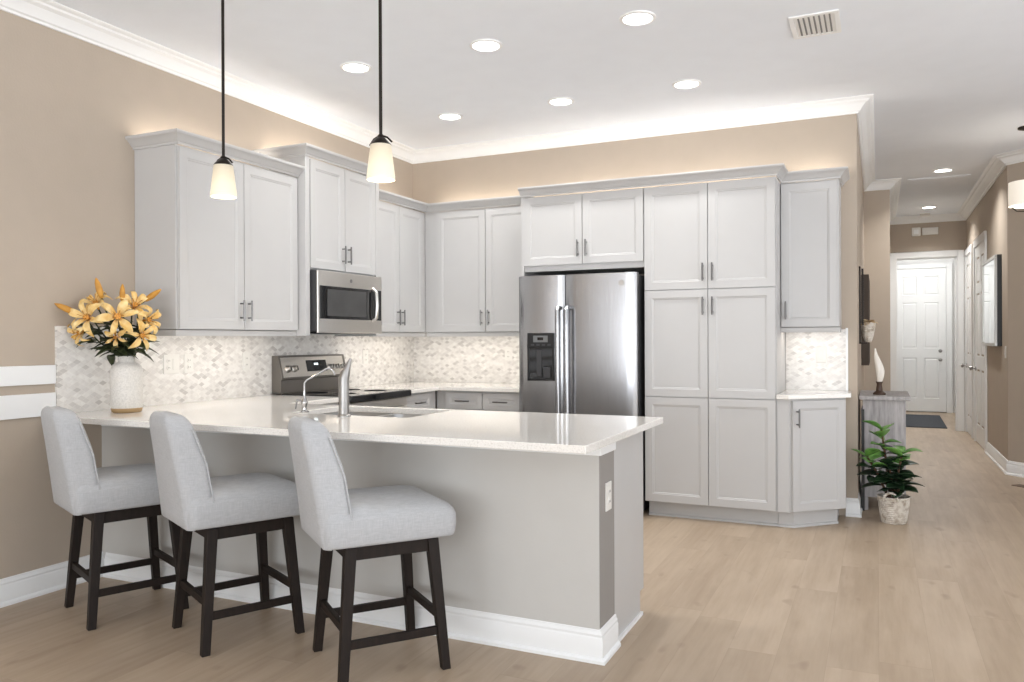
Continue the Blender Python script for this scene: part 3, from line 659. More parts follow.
# ------------------------------------------------------------------ bar stools
def round_rect_ring(hx, y0, y1, r, n=6):
    return rrect(-hx, hx, y0, y1, min(r, hx * 0.99, (y1 - y0) / 2 * 0.99), n)
def interp(tab, s):
    for (a, x), (b, y) in zip(tab, tab[1:]):
        if s <= b:
            k = (s - a) / (b - a) if b > a else 0; return x + (y - x) * k
    return tab[-1][1]
def make_stool():
    t = thing('bar_stool', 'x', 'bar stool', (0, 0, 0), 0, 'bar stools along the peninsula')
    # seat: local +y is the facing direction
    R = []
    for ins, z, arch in ((0.02, 0.520, 0), (0.004, 0.522, 0), (0.0, 0.532, 0), (-0.004, 0.575, 0.2), (-0.003, 0.620, 0.6), (0.004, 0.645, 0.9), (0.018, 0.659, 1), (0.06, 0.667, 1), (0.13, 0.671, 1)):
        ring = []
        for x, y in round_rect_ring(0.219 - ins, -0.268 + ins, 0.256 - ins, 0.042):
            f = max(0.0, (y - 0.10) / 0.17); ring.append((x, y, z + arch * (0.010 * (1 - (x / 0.22) ** 2) - 0.034 * f * f)))
        R.append(ring)
    st = MB().rings(R).build('seat', 'fabric', t, ang=80)
    # backrest
    HW = [(0, 0.218), (0.2, 0.224), (0.36, 0.222), (0.65, 0.196), (0.9, 0.176), (1, 0.170)]
    YF = [(0, -0.262), (0.30, -0.186), (0.65, -0.198), (1, -0.250)]
    YR = [(0, -0.290), (0.35, -0.308), (0.65, -0.326), (1, -0.352)]
    R = []
    for s, ins in ((0.0, 0.016), (0.006, 0.004), (0.02, 0.0), (0.1, 0), (0.2, 0), (0.3, 0), (0.4, 0), (0.5, 0), (0.6, 0), (0.7, 0), (0.78, 0), (0.86, 0.0), (0.92, 0.001), (0.955, 0.004), (0.98, 0.011), (0.995, 0.022), (1.0, 0.032)):
        hw = interp(HW, s) - ins * 1.6; yf = interp(YF, s) - ins; yr = interp(YR, s) + ins; ring = []
        if yf - yr < 0.006: mid = (yf + yr) / 2; yf, yr = mid + 0.003, mid - 0.003
        for x, y in round_rect_ring(hw, yr, yf, 0.036):
            x *= 0.90 + 0.10 * (y - yr) / (yf - yr)
            zt = 1.000 - 0.062 * (abs(x) / 0.18) ** 3.2
            bow = 0.022 * (abs(x) / 0.2) ** 2
            ring.append((x, y + bow, 0.516 + s * (zt - 0.516)))
        R.append(ring)
    bk = MB().rings(R).build('backrest', 'fabric', t, ang=80)
    for sx in (-1, 1):   # piping along the front edges of the back
        pts = []
        for k in range(14):
            s = 0.30 + 0.66 * k / 13
            x = sx * (interp(HW, s) - 0.003); zt = 1.000 - 0.062 * (abs(x) / 0.18) ** 3.2
            pts.append((x, interp(YF, s) - 0.012 + 0.022 * (abs(x) / 0.2) ** 2, 0.516 + s * (zt - 0.516)))
        MB().tube(pts, 0.0035, 6).build('piping', 'fabric', bk)
    # legs
    top, foot = 0.164, 0.205
    for sx in (-1, 1):
        for sy in (-1, 1):
            MB().bar((sx * foot, sy * foot, 0.0), (sx * top, sy * top, 0.512), 0.034, 0.034, 0.044, 0.044).build('leg', 'espresso', t, bevel=0.002)
    a = MB()
    zt0, zt1 = 0.462, 0.516
    for sgn in (-1, 1):
        a.box(-0.145, 0.145, sgn * 0.166 - 0.012, sgn * 0.166 + 0.012, zt0, zt1)
        a.box(sgn * 0.166 - 0.012, sgn * 0.166 + 0.012, -0.145, 0.145, zt0, zt1)
    a.box(-0.13, 0.13, -0.13, 0.13, 0.50, 0.519)
    a.build('apron', 'espresso', t, bevel=0.002)
    def at(z): return foot + (top - foot) * z / 0.512
    for sgn in (-1, 1):
        e = at(0.205) - 0.012
        MB().box(-e, e, sgn * at(0.205) - 0.010, sgn * at(0.205) + 0.010, 0.190, 0.222).build('stretcher', 'espresso', t, bevel=0.002)
        e = at(0.15) - 0.012
        MB().box(sgn * at(0.15) - 0.010, sgn * at(0.15) + 0.010, -e, e, 0.136, 0.168).build('stretcher', 'espresso', t, bevel=0.002)
    return t
stool = make_stool()
for i, (x, y, hd, lab) in enumerate((
        (-3.320, 2.698, 66.5, 'pale linen bar stool with dark legs closest to the left wall and lily vase'),
        (-2.606, 2.694, 63, 'pale linen bar stool with dark legs, middle one of the three'),
        (-1.840, 2.684, 51.5, 'pale linen bar stool with dark legs, in front of the faucet and nearest the hall'))):
    o = stool if i == 0 else copy_tree(stool)
    o.location = (x, y, 0); o.rotation_euler = (0, 0, math.radians(hd - 90)); o['label'] = lab

# ------------------------------------------------------------------ pendants
def shade_mat():
    t = NT('frosted_glass_shade'); p = t.sep(t.coord('Generated'))
    c = t.ramp(p[2], [(0.0, (1.0, 0.88, 0.66)), (0.35, (1.0, 0.86, 0.60)), (0.8, (0.62, 0.50, 0.32)), (1.0, (0.40, 0.33, 0.22))])
    t.base((0.50, 0.46, 0.38), 0.3); t.l(c, t.b.inputs['Emission Color']); t.b.inputs['Emission Strength'].default_value = 0.40
    return t.m
M['shade'] = shade_mat()
def make_pendant():
    t = thing('pendant_light', 'x', 'pendant light', (0, 0, 2.001), 0, 'pendant lights over the peninsula')
    n = 28; K = Matrix.Diagonal((0.88, 0.88, 0.83, 1))
    MB().lathe([(0.052, 0.185), (0.056, 0.15), (0.064, 0.08), (0.071, 0.02), (0.0715, 0.006), (0.069, 0.0), (0.065, 0.004), (0.062, 0.05), (0.05, 0.16)], n=n, cap0=False, cap1=False).xf(K).build('shade', 'shade', t, ang=60)
    MB().lathe([(0.008, 0.245), (0.016, 0.236), (0.018, 0.226), (0.034, 0.212), (0.048, 0.196), (0.053, 0.186), (0.050, 0.184), (0.0, 0.20)], n=n, cap0=True, cap1=False).xf(K).build('cap', 'black_metal', t)
    MB().tube([(0.0, 0, 0.238), (0.04, 0.0, 0.222), (0.066, 0.0, 0.196)], [0.006, 0.005, 0.005], 8).tube([(0.0, 0, 0.238), (-0.04, 0.0, 0.222), (-0.066, 0.0, 0.190)], [0.006, 0.005, 0.005], 8).xf(K).build('yoke', 'black_metal', t)
    MB().tube([(0, 0, 0.195), (0, 0, ZC - 2.001)], 0.0075, 12).build('rod', 'black_metal', t)
    MB().lathe([(0.06, 0.0), (0.062, -0.008), (0.05, -0.022), (0.012, -0.03)], (0, 0, ZC - 2.001), 24).build('canopy', 'black_metal', t)
    MB().lathe([(0.012, 0.13), (0.026, 0.10), (0.030, 0.075), (0.022, 0.045), (0.004, 0.032)], n=16).xf(K).build('bulb', glow('bulb_glow', (1.0, 0.84, 0.6), 6.0), t)
    l = bpy.data.lights.new('pendant_bulb', 'POINT'); l.energy = 2; l.color = (1.0, 0.82, 0.6); l.shadow_soft_size = 0.03
    lo = bpy.data.objects.new('pendant_bulb', l); COL.objects.link(lo); lo.parent = t; lo.location = (0, 0, 0.02)
    return t
pd = make_pendant()
pd.location = (-2.913, 2.931, 2.001); pd['label'] = 'pendant light with frosted glass shade hanging in front of the left cabinet doors'
p2 = copy_tree(pd); p2.location = (-1.987, 2.925, 2.001); p2['label'] = 'pendant light with frosted glass shade hanging before the tall cabinet above the microwave'

# ------------------------------------------------------------------ recessed lights, vent and other ceiling things
M['lens'] = glow('downlight_lens', (1.0, 0.97, 0.92), 7.0)
def make_can():
    t = thing('recessed_light', 'x', 'recessed light', (0, 0, ZC), 0, 'recessed ceiling lights')
    MB().lathe([(0.098, 0.0), (0.096, -0.006), (0.080, -0.010), (0.076, -0.004), (0.074, 0.0)], n=32, cap0=False, cap1=False).build('trim_ring', 'trim', t)
    MB().lathe([(0.075, -0.003), (0.04, -0.0045), (0.002, -0.005)], n=32, cap0=False).build('lens', 'lens', t)
    l = bpy.data.lights.new('downlight', 'AREA'); l.shape = 'DISK'; l.size = 0.14; l.energy = 3.8; l.color = (1.0, 0.99, 0.97); l.spread = math.radians(130)
    lo = bpy.data.objects.new('downlight', l); COL.objects.link(lo); lo.parent = t; lo.location = (0, 0, -0.012)
    return t
can = make_can()
for i, (x, y, lab) in enumerate((
        (-1.164, 4.14, 'bright recessed ceiling light closest to the air vent'),
        (-2.075, 4.14, 'bright recessed ceiling light, middle of the row nearer the peninsula'),
        (-2.985, 4.12, 'bright recessed ceiling light between the two pendant rods'),
        (-1.166, 5.35, 'bright recessed ceiling light above the pantry and refrigerator, back row'),
        (-2.075, 5.345, 'bright recessed ceiling light in the middle of the back row'),
        (-2.985, 5.335, 'bright recessed ceiling light closest to the kitchen corner'),
        (0.614, 9.235, 'recessed light in the hall ceiling before the access hatch'),
        (0.618, 11.757, 'recessed light in the hall ceiling above the cased opening'))):
    o = can if i == 0 else copy_tree(can)
    o.location = (x, y, ZC); o['label'] = lab
    if y > 8:
        for ch in o.children:
            if ch.type == 'LIGHT': ch.data = ch.data.copy(); ch.data.energy = 9
t = thing('air_vent', 'white slatted air vent in the kitchen ceiling', 'air vent', (-0.305, 4.645, ZC))
hx, hy = 0.125, 0.165
MB().box(-hx, hx, -hy, -hy + 0.025, -0.008, 0).box(-hx, hx, hy - 0.025, hy, -0.008, 0).box(-hx, -hx + 0.025, -hy + 0.025, hy - 0.025, -0.008, 0).box(hx - 0.025, hx, -hy + 0.025, hy - 0.025, -0.008, 0).build('frame', 'trim', t, bevel=0.002)
MB().box(-hx + 0.02, hx - 0.02, -hy + 0.02, hy - 0.02, -0.002, 0).build('duct', plain('vent_shadow', srgb(150, 150, 150), 0.9), t)
sl = MB()
for k in range(8):
    x = -0.092 + k * 0.0262
    sl.add([(x - 0.009, -hy + 0.02, -0.003), (x + 0.009, -hy + 0.02, -0.010), (x + 0.009, hy - 0.02, -0.010), (x - 0.009, hy - 0.02, -0.003),
            (x - 0.009, -hy + 0.02, -0.0015), (x + 0.009, -hy + 0.02, -0.0085), (x + 0.009, hy - 0.02, -0.0085), (x - 0.009, hy - 0.02, -0.0015)],
           [(0, 1, 2, 3), (7, 6, 5, 4), (0, 4, 5, 1), (1, 5, 6, 2), (2, 6, 7, 3), (3, 7, 4, 0)])
sl.build('slats', 'trim', t)
t = thing('smoke_detector', 'small white smoke detector on the hall ceiling near the end wall', 'smoke detector', (0.60, 12.38, ZC))
MB().lathe([(0.065, 0), (0.065, -0.015), (0.055, -0.03), (0.02, -0.034)], n=24).build('housing', 'plate', t)
t = thing('door_chime', 'square white chime box on the hall end wall above the opening', 'door chime', (0.50, YE, 2.80))
MB().box(-0.055, 0.055, -0.04, 0, -0.06, 0.06).build('cover', 'plate', t, bevel=0.006)
MB().box(-0.03, 0.03, -0.043, -0.04, -0.03, 0.03).build('speaker_grille', 'trim', t, bevel=0.001)
t = thing('door_chime', 'wider white chime box beside the square one above the opening', 'door chime', (0.675, YE, 2.80))
MB().box(-0.10, 0.10, -0.04, 0, -0.05, 0.05).build('cover', 'plate', t, bevel=0.006)
# drum ceiling light at the right edge of the view
t = thing('ceiling_lamp', 'semi-flush ceiling lamp with white drum shade before the hall', 'ceiling lamp', (1.125, 7.656, ZC))
MB().lathe([(0.075, 0), (0.075, -0.012), (0.02, -0.03)], n=24).build('canopy', 'black_metal', t)
MB().tube([(0, 0, -0.025), (0, 0, -0.50)], 0.008, 10).build('rod', 'black_metal', t)
MB().lathe([(0.141, -0.45), (0.143, -0.55), (0.141, -0.645)], n=36, cap0=False, cap1=False).build('drum_shade', glow('drum_shade_glow', (1.0, 0.90, 0.76), 0.38, (0.6, 0.57, 0.52)), t)
mb = MB()
for k in range(3):
    a = k * 2 * PI / 3 + 0.3
    mb.tube([(0.139 * math.cos(a), 0.139 * math.sin(a), -0.64), (0.10 * math.cos(a), 0.10 * math.sin(a), -0.675), (0, 0, -0.69)], 0.006, 8)
mb.tube([(0, 0, -0.70), (0, 0, -0.50)], 0.008, 8); mb.build('cage', 'black_metal', t)
l = bpy.data.lights.new('ceiling_lamp_bulb', 'POINT'); l.energy = 2.5; l.color = (1.0, 0.92, 0.82); l.shadow_soft_size = 0.05
lo = bpy.data.objects.new('ceiling_lamp_bulb', l); COL.objects.link(lo); lo.parent = t; lo.location = (0.05, 0, -0.56)

# ------------------------------------------------------------------ cabinet LED strips (real strips above and under the wall cabinets)
WARM = (1.0, 0.91, 0.80)
def strip(name, x, y, z, ln, rz, up, power, wd=0.03, color=WARM):
    rot = (PI - 0.95, 0, rz) if up else (0, 0, rz)      # cove strips lean towards the wall behind them
    return area(name, (x, y, z), rot, ln, wd, power, color)
strip('cove_strip', XL + 0.11, 3.73, 2.42, 0.95, PI / 2, True, 1.38)
strip('cove_strip', XL + 0.12, 4.68, 2.56, 0.75, PI / 2, True, 1.50)
strip('cove_strip', XL + 0.11, 5.60, 2.42, 0.80, PI / 2, True, 1.26)
strip('cove_strip', -3.10, YB - 0.11, 2.42, 1.0, 0, True, 1.50)
strip('cove_strip', -1.58, YB - 0.15, 2.42, 1.85, 0, True, 2.76)
strip('cove_strip', -0.42, YB - 0.11, 2.42, 0.36, 0, True, 0.64)
strip('under_cabinet_strip', XL + 0.24, 3.73, 1.350, 0.95, PI / 2, False, 1.0)
strip('under_cabinet_strip', XL + 0.24, 5.55, 1.350, 0.85, PI / 2, False, 1.0)
strip('under_cabinet_strip', -3.0, YB - 0.24, 1.350, 0.9, 0, False, 1.1)
strip('under_cabinet_strip', -0.42, YB - 0.22, 1.366, 0.34, 0, False, 0.5)
area('vestibule_fill', (0.7, 14.2, 2.95), (0, 0, 0), 0.6, 1.6, 15, (1.0, 0.98, 0.96))  # unseen downward fill under the vestibule ceiling, added to brighten door and walls

# ------------------------------------------------------------------ vase and lilies
def vase_mat():
    t = NT('speckled_white_ceramic'); v = t.coord(); p = t.sep(v)
    n1 = t.noise(v, 120.0, 3.0, 0.7)
    c = t.ramp(n1, [(0.35, srgb(204, 200, 194)), (0.6, srgb(222, 218, 212))])
    band = t.math('LESS_THAN', p[2], 0.024)
    c = t.mix(band, c, srgb(176, 146, 104))
    t.base(c, 0.6); t.bump(n1, 0.5, 0.002); return t.m
M['vase'] = vase_mat()
VX, VY = -3.672, 2.992
t = thing('vase', 'speckled white ceramic bottle vase with tan foot on the counter', 'vase', (VX, VY, CZ1))
MB().lathe([(0.066, 0.0), (0.074, 0.004), (0.078, 0.02), (0.080, 0.10), (0.080, 0.215), (0.077, 0.238), (0.067, 0.256), (0.048, 0.266), (0.042, 0.274), (0.042, 0.298), (0.039, 0.302), (0.034, 0.298), (0.034, 0.22)], n=40, cap1=True).build('body', 'vase', t, ang=60)

def petal_mat(name, c_in, c_out):
    t = NT(name); p = t.sep(t.coord('Generated')); v = t.coord()
    f = t.noise(v, 25.0, 2.0)
    t.base(t.ramp(f, [(0.3, c_in), (0.7, c_out)]), 0.55); t.b.inputs['Subsurface Weight'].default_value = 0.0
    return t.m
M['petal'] = petal_mat('cream_yellow_petal', srgb(222, 178, 96), srgb(240, 214, 156))
M['throat'] = petal_mat('orange_throat', srgb(206, 138, 48), srgb(232, 172, 84))
M['bud'] = petal_mat('golden_bud', srgb(172, 118, 36), srgb(204, 150, 60))
M['leaf'] = petal_mat('dark_green_leaf', srgb(30, 36, 20), srgb(58, 68, 32))
VR = Vector((0.632, 0.775, 0)); VF = Vector((0.775, -0.632, 0)); VU = Vector((0, 0, 1))   # right, towards the room, up, around the vase
def frame(d, roll=0.0):
    d = d.normalized(); a = d.cross(VU); a = a.normalized() if a.length > 1e-3 else Vector((1, 0, 0)); b = a.cross(d)
    m = Matrix((a, b, d)).transposed().to_4x4(); return m @ Matrix.Rotation(roll, 4, 'Z')
def petal(m, mat4, L, Wd, ang, open_=1.0):
    nu, nv = 7, 4; V = []; Fc = []
    for i in range(nu + 1):
        u = i / nu; r = 0.012 + L * (0.20 * u + 0.80 * u * open_); h = L * (0.62 * math.sin(u * PI * 0.62) - 0.58 * u * u * u * open_)
        wd = Wd * (math.sin(PI * min(1, u * 0.93 + 0.05)) ** 0.75) * (1 - 0.15 * u)
        for j in range(nv + 1):
            s = -1 + 2 * j / nv
            x = r; y = s * wd; z = h + 0.012 * abs(s) * (1 - u) + 0.25 * wd * s * s
            V.append(mat4 @ Matrix.Rotation(ang, 4, 'Z') @ Vector((x, y, z)))
    for i in range(nu):
        for j in range(nv):
            a = i * (nv + 1) + j; Fc.append((a, a + 1, a + nv + 2, a + nv + 1))
    m.add(V, Fc)
def leaf(m, p, d, L, Wd, droop=0.3, twist=0.0, n=7):
    p = Vector(p); d = Vector(d).normalized(); side = d.cross(VU); side = side.normalized() if side.length > 1e-3 else VR.copy(); nrm = side.cross(d)
    side = (side * math.cos(twist) + nrm * math.sin(twist)); nrm = side.cross(d)
    V = []; Fc = []
    for i in range(n + 1):
        u = i / n; c = p + d * L * u - VU * droop * L * u * u; wd = Wd * math.sin(PI * min(0.995, 0.06 + u * 0.94)) ** 0.8
        for s in (-1, -0.5, 0, 0.5, 1): V.append(c + side * wd * s + nrm * (abs(s) * wd * 0.35))
    for i in range(n):
        for j in range(4):
            a = i * 5 + j; Fc.append((a, a + 1, a + 6, a + 5))
    m.add(V, Fc)
MOUTH = Vector((0, 0, 0.30))
def lily(label, dx, dz, df, face, kind, size=1.0, leaves=2, seed=0):
    rnd = random.Random(seed)
    t = thing('lily_stem', label, 'lily', (VX, VY, CZ1), 0, 'lilies in the white vase')
    dx *= 0.93; dz = 0.30 + (dz - 0.30) * 0.95 - 0.02
    end = VR * dx + VU * dz + VF * df
    fd_ = (VR * face[0] + VU * face[1] + VF * face[2]).normalized()
    start = VR * max(-0.028, min(0.028, dx * 0.12)) + VF * max(-0.02, min(0.02, df * 0.2)) + VU * 0.235
    mid = start.lerp(end, 0.55) + VU * 0.03
    neck = end - fd_ * 0.035 * size
    m = MB().tube([start, start + VU * 0.06 + (end - start) * 0.05, mid, neck, end], [0.0045, 0.0045, 0.004, 0.0038, 0.006], 8); m.build('stem', 'leaf', t)
    if kind == 'bloom':
        M4 = Matrix.Translation(end) @ frame(fd_, rnd.uniform(0, 2))
        m = MB()
        for k in range(6):
            big = k % 2 == 0
            petal(m, M4 @ Matrix.Translation((0, 0, 0.0 if big else -0.004)), (0.100 if big else 0.094) * size, (0.0215 if big else 0.015) * size, k * PI / 3 + rnd.uniform(-.1, .1), rnd.uniform(0.75, 1.0))
        o = m.build('petals', 'petal', t, ang=80); sd = o.modifiers.new('thick', 'SOLIDIFY'); sd.thickness = 0.0015
        m = MB().tube([M4 @ Vector((0, 0, -0.02)), M4 @ Vector((0, 0, 0.03 * size))], [0.006, 0.015 * size], 10); m.build('throat', 'throat', t)
        m = MB()
        for k in range(5):
            a = k * 2 * PI / 5; m.tube([M4 @ Vector((0, 0, 0.01)), M4 @ Vector((0.012 * math.cos(a), 0.012 * math.sin(a), 0.045)), M4 @ Vector((0.026 * math.cos(a), 0.026 * math.sin(a), 0.066 * size))], [0.0018, 0.0016, 0.0028], 6)
        m.build('stamens', 'bud', t)
    else:
        m = MB().lathe([(0.003, 0.0), (0.010, 0.008), (0.0145, 0.03), (0.0150, 0.05), (0.0115, 0.078), (0.006, 0.095), (0.0015, 0.103)], n=12)
        m.v = [(x * (1 + 0.12 * math.cos(3 * math.atan2(y, x))), y * (1 + 0.12 * math.cos(3 * math.atan2(y, x))), z) for x, y, z in m.v]
        m.xf(Matrix.Translation(end) @ frame(fd_) @ Matrix.Scale(size, 4)); m.build('bud', 'bud', t, ang=80)
    if True:
        m = MB()
        for k in range(leaves + 4):
            u = 0.25 + 0.5 * (k + 0.5) / (leaves + 4); p = (start.lerp(mid, u / 0.55) if u < 0.55 else mid.lerp(neck, (u - 0.55) / 0.45))
            a = rnd.uniform(0, 2 * PI); d = VR * (math.cos(a) + dx * 2) + VF * (math.sin(a) * 0.8 + 0.3) + VU * rnd.uniform(-0.2, 0.6)
            leaf(m, p, d, rnd.uniform(0.08, 0.13), rnd.uniform(0.015, 0.024), rnd.uniform(0.1, 0.5), rnd.uniform(-.6, .6))
        for k in range(3):
            a = rnd.uniform(0, 2 * PI); d = VR * (math.cos(a) * 0.9 + dx) + VF * (math.sin(a) * 0.7 + 0.25) + VU * rnd.uniform(0.5, 1.3)
            leaf(m, start + VU * rnd.uniform(0.05, 0.11), d, rnd.uniform(0.09, 0.135), rnd.uniform(0.019, 0.027), rnd.uniform(0.1, 0.5), rnd.uniform(-.7, .7))
        o = m.build('leaves', 'leaf', t, ang=80); sd = o.modifiers.new('thick', 'SOLIDIFY'); sd.thickness = 0.001
    return t
lily('open cream lily at the front left of the bouquet', -0.19, 0.535, 0.04, (-0.45, 0.15, 0.9), 'bloom', 1.0, 3, 1)
lily('open cream lily at the front centre of the bouquet, largest bloom', -0.045, 0.54, 0.09, (0.05, 0.1, 1), 'bloom', 1.12, 3, 2)
lily('open cream lily at the upper right of the bouquet', 0.04, 0.60, 0.0, (0.25, 0.5, 0.8), 'bloom', 1.0, 2, 3)
lily('open cream lily at the far right side of the bouquet', 0.10, 0.525, 0.03, (0.7, 0.1, 0.6), 'bloom', 0.95, 3, 4)
lily('open cream lily low on the right, just above the vase', 0.075, 0.44, 0.07, (0.35, -0.05, 0.9), 'bloom', 0.85, 3, 5)
lily('open cream lily at the back left of the bouquet, facing up', -0.15, 0.605, -0.04, (-0.3, 0.75, 0.5), 'bloom', 0.95, 2, 6)
lily('drooping cream lily low on the left side of the bouquet', -0.225, 0.46, 0.0, (-0.75, -0.35, 0.5), 'bloom', 0.8, 2, 7)
lily('half hidden cream lily deep in the middle of the bouquet', -0.055, 0.43, 0.06, (-0.1, -0.1, 0.95), 'bloom', 0.6, 4, 8)
lily('golden lily bud pointing out to the left, farthest left of all', -0.25, 0.56, 0.02, (-0.9, 0.45, 0.1), 'bud', 1.1, 0, 9)
lily('golden lily bud standing upright on the left, tallest of all', -0.125, 0.645, 0.01, (-0.25, 1, 0.0), 'bud', 1.1, 2, 10)
lily('golden lily bud standing upright in the middle of the bouquet', -0.018, 0.625, 0.03, (0.0, 1, 0.05), 'bud', 0.95, 1, 11)
lily('golden lily bud pointing up to the right, at the top right of the bouquet', 0.095, 0.635, 0.0, (0.75, 0.6, 0.0), 'bud', 1.05, 1, 12)

# ------------------------------------------------------------------ potted plant in a basket
def basket_mat():
    t = NT('whitewashed_woven_fibre'); p = t.sep(t.coord())
    ang = t.math('ARCTAN2', p[1], p[0]); row = t.math('MULTIPLY', p[2], 70.0); ir = t.math('FLOOR', row)
    w1 = t.math('SINE', t.math('ADD', t.math('MULTIPLY', ang, 26.0), t.math('MULTIPLY', ir, 3.14159)))
    w2 = t.math('SINE', t.math('MULTIPLY', row, 6.28318))
    h = t.math('ADD', w1, w2); n1 = t.noise(t.coord(), 30.0, 3.0)
    c = t.mix(t.ramp(n1, [(0.45, (0, 0, 0)), (0.7, (1, 1, 1))]), srgb(228, 221, 210), srgb(176, 160, 140))
    t.base(c, 0.85); t.bump(h, 0.6, 0.004); return t.m
M['basket'] = basket_mat()
M['soil'] = plain('dark_soil', srgb(44, 36, 30), 0.95, vary=0.3, scale=60, bump=0.8, bscale=120)
def leafy(name, c0, c1):
    t = NT(name); v = t.coord(); f = t.noise(v, 18.0, 3.0)
    t.base(t.ramp(f, [(0.3, c0), (0.7, c1)]), 0.32); return t.m
M['leaf_dark'] = leafy('deep_green_leaf', srgb(20, 34, 24), srgb(40, 66, 38))
M['leaf_bright'] = leafy('fresh_green_leaf', srgb(78, 130, 56), srgb(130, 178, 92))
M['stalk'] = plain('brown_stalk', srgb(92, 66, 46), 0.7)
t = thing('potted_plant', 'leafy green plant in a whitewashed woven basket on the floor', 'potted plant', (0.098, 6.165, 0))
b = MB().lathe([(0.078, 0.0), (0.084, 0.006), (0.092, 0.06), (0.100, 0.12), (0.106, 0.175), (0.109, 0.182), (0.106, 0.188), (0.099, 0.182), (0.094, 0.12), (0.085, 0.02)], n=36).build('basket', 'basket', t, ang=60)
for a in (-1.75, 1.4):
    c = Vector((math.cos(a), math.sin(a), 0)); s = Vector((-math.sin(a), math.cos(a), 0))
    MB().tube([c * 0.104 + s * (0.045 * math.cos(k * PI / 10)) + Vector((0, 0, 0.165 + 0.058 * math.sin(k * PI / 10))) + c * 0.012 for k in range(11)], 0.009, 8).build('handle', 'basket', b)
MB().lathe([(0.097, 0.160), (0.05, 0.168), (0.002, 0.170)], n=24).build('soil', 'soil', t)
rnd = random.Random(11)
stalks = [((0.0, 0.0), (0.055, -0.03, 0.50)), ((-0.02, 0.01), (-0.075, 0.05, 0.64)), ((0.01, -0.02), (0.06, -0.06, 0.33)), ((-0.03, 0.0), (-0.17, -0.02, 0.46)), ((0.0, 0.02), (-0.03, -0.04, 0.42))]
ms = MB(); ml = MB(); mbt = MB()
for q, ((sx, sy), (ex, ey, ez)) in enumerate(stalks):
    a = Vector((sx, sy, 0.165)); e = Vector((ex, ey, ez)); ms.tube([a, a.lerp(e, 0.5) + Vector((0, 0, 0.02)), e], [0.009, 0.008, 0.006], 8)
    for k in range(15):
        u = 0.30 + 0.70 * k / 14; p = a.lerp(e, u); th = k * 2.4 + q * 1.1
        up = 0.05 + 1.3 * max(0, u - 0.5); d = Vector((math.cos(th), math.sin(th), up))
        tgt = mbt if u > 0.72 and q in (0, 1, 3) else ml
        leaf(tgt, p, d, rnd.uniform(0.115, 0.16), rnd.uniform(0.042, 0.054), rnd.uniform(0.05, 0.35), rnd.uniform(-.4, .4), 8)
ms.build('stalk', 'stalk', t)
for m, mt in ((ml, 'leaf_dark'), (mbt, 'leaf_bright')):
    o = m.build('foliage', mt, t, ang=80); sd = o.modifiers.new('thick', 'SOLIDIFY'); sd.thickness = 0.0012
    if mt == 'leaf_bright': o['label'] = 'bright green young leaves'

# ------------------------------------------------------------------ hall furniture
t = thing('console_table', 'weathered grey wooden pedestal console standing in the hall behind the plant', 'console table', (0.035, 6.86, 0))
MB().box(-0.165, 0.185, -0.36, 0.34, 0.832, 0.862).build('top', 'grey_wood', t, bevel=0.004)
MB().box(-0.140, 0.152, -0.33, 0.31, 0.10, 0.832).build('body', 'grey_wood', t, bevel=0.003)
for sx in (-0.122, 0.134):
    for sy in (-0.312, 0.292): MB().box(sx - 0.018, sx + 0.018, sy - 0.018, sy + 0.018, 0, 0.10).build('leg', 'grey_wood', t, bevel=0.002)
t = thing('sculpture', 'white flame shaped sculpture on a dark base on the grey console', 'sculpture', (0.01, 6.68, 0.862))
MB().lathe([(0.045, 0), (0.045, 0.012), (0.024, 0.03), (0.018, 0.08), (0.026, 0.10)], n=20).build('base', plain('dark_walnut', srgb(74, 54, 42), 0.5), t)
R = []
for k in range(12):
    u = k / 11; zc = 0.085 + 0.27 * u; wx = 0.005 + 0.030 * math.sin(PI * min(1, u * 0.9 + 0.12)) ** 1.2 * (1 - u * 0.35); wy = wx * 0.45; ox = 0.012 * math.sin(u * 5.0) - 0.016 * u
    R.append([(ox + wx * math.cos(a * 2 * PI / 16), wy * math.sin(a * 2 * PI / 16), zc) for a in range(16)])
MB().rings(R).build('flame', plain('glossy_white_shell', srgb(240, 234, 224), 0.15), t, ang=80)
t = thing('leaning_panel', 'thin black framed panel standing on edge against the hall wall beside the console', 'panel', (XE + 0.02, 6.55, 0))
MB().box(0.0, 0.022, -0.06, -0.03, 0.0, 0.76).box(0.0, 0.022, 0.30, 0.33, 0.0, 0.76).box(0.0, 0.022, -0.03, 0.30, 0.0, 0.03).box(0.0, 0.022, -0.03, 0.30, 0.73, 0.76).build('frame', 'black', t)
MB().box(0.004, 0.016, -0.03, 0.30, 0.03, 0.73).build('board', 'dark_grey', t)
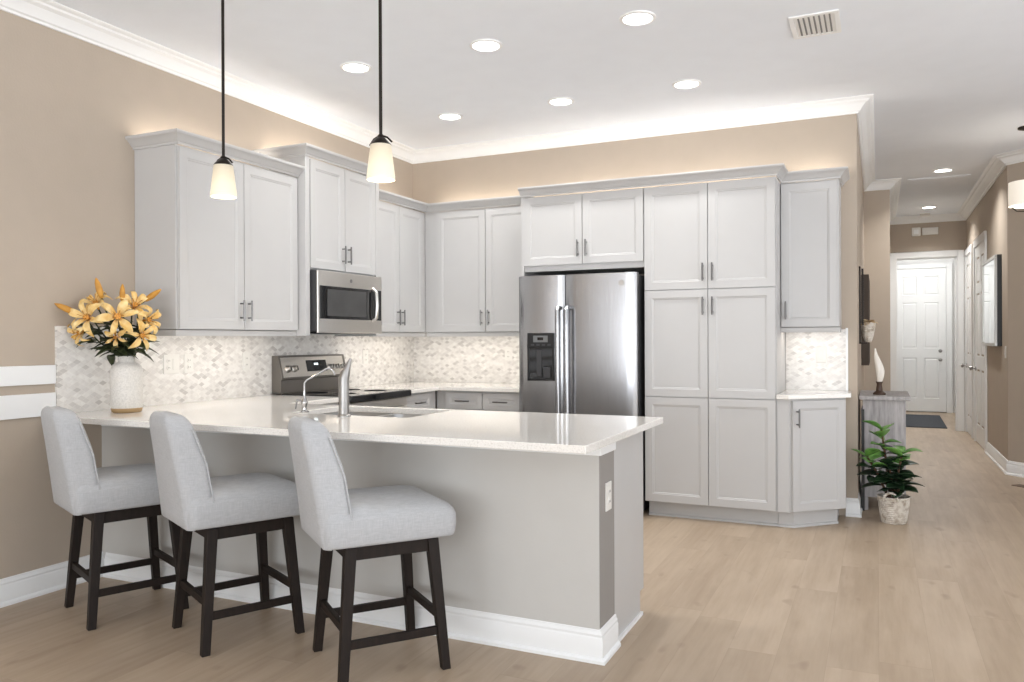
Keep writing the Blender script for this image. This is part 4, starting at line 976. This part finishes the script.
# wall planter with dried flowers on the hall wall
t = thing('wall_planter', 'dark iron wall planter with dried cream flowers on the hall wall', 'wall planter', (XE, 6.95, 1.25))
MB().box(0.0, 0.012, -0.05, -0.035, 0.0, 0.62).box(0.0, 0.012, 0.035, 0.05, 0.0, 0.62).box(0.0, 0.012, -0.05, 0.05, 0.60, 0.62).box(0.0, 0.06, -0.05, 0.05, 0.0, 0.012).box(0.018, 0.034, -0.05, -0.035, 0.15, 0.60).build('iron_frame', 'black_metal', t)
MB().lathe([(0.022, 0.012), (0.04, 0.06), (0.052, 0.13), (0.056, 0.17), (0.050, 0.17), (0.04, 0.08)], (0.066, 0, 0), 20).build('pot', 'basket', t)
m = MB(); rnd = random.Random(3)
for k in range(22):
    a = rnd.uniform(0, 2 * PI); leaf(m, (0.066, 0, 0.16), (math.cos(a) * 0.8 + 0.2, math.sin(a) * 0.8, rnd.uniform(0.2, 1.0)), rnd.uniform(0.06, 0.11), 0.016, 0.5, rnd.uniform(-1, 1), 5)
m.build('dried_flowers', plain('dried_cream_petal', srgb(206, 182, 146), 0.8, vary=0.15), t)
t = thing('canvas_panel', 'tall dark brown canvas hung on the hall wall behind the planter', 'picture', (XE, 8.25, 1.46))
MB().box(0.0, 0.065, -0.45, 0.45, -0.41, 0.41).build('canvas', plain('dark_brown_canvas', srgb(74, 64, 56), 0.8, vary=0.1), t, bevel=0.003)
# mirror on the right hall wall
t = thing('wall_mirror', 'white framed rectangular mirror on the right hall wall', 'mirror', (XR, 9.66, 1.665), -PI / 2)
mw, mh, fb = 0.53, 0.455, 0.03
MB().box(-mw, mw, -0.040, 0, -mh, mh).build('backing_case', 'black', t)
MB().box(-mw, mw, -0.062, -0.0405, -mh, -mh + fb).box(-mw, mw, -0.062, -0.0405, mh - fb, mh).box(-mw, -mw + fb, -0.062, -0.0405, -mh + fb, mh - fb).box(mw - fb, mw, -0.062, -0.0405, -mh + fb, mh - fb).build('frame', plain('silver_frame', srgb(190, 190, 186), 0.3, 0.3), t, bevel=0.003)
MB().box(-mw + fb, mw - fb, -0.052, -0.0405, -mh + fb, mh - fb).build('glass', plain('mirror_glass', (0.85, 0.87, 0.87), 0.02, 1.0, vary=0.0), t)
tag(MB().prism([(0.20, 12.85), (0.90, 12.85), (0.93, 14.9), (0.23, 14.9)], 0.0, 0.012).build('door_mat', 'mat_dark', bevel=0.003), 'charcoal runner mat on the floor before the white front door', 'mat')
t = thing('floor_register', 'dark wooden floor register by the angled wall', 'floor register', (1.20, 8.045, 0.0), -PI / 4)
MB().box(-0.15, 0.15, -0.05, 0.05, 0, 0.006).build('frame', plain('brown_register', srgb(112, 92, 76), 0.6), t)
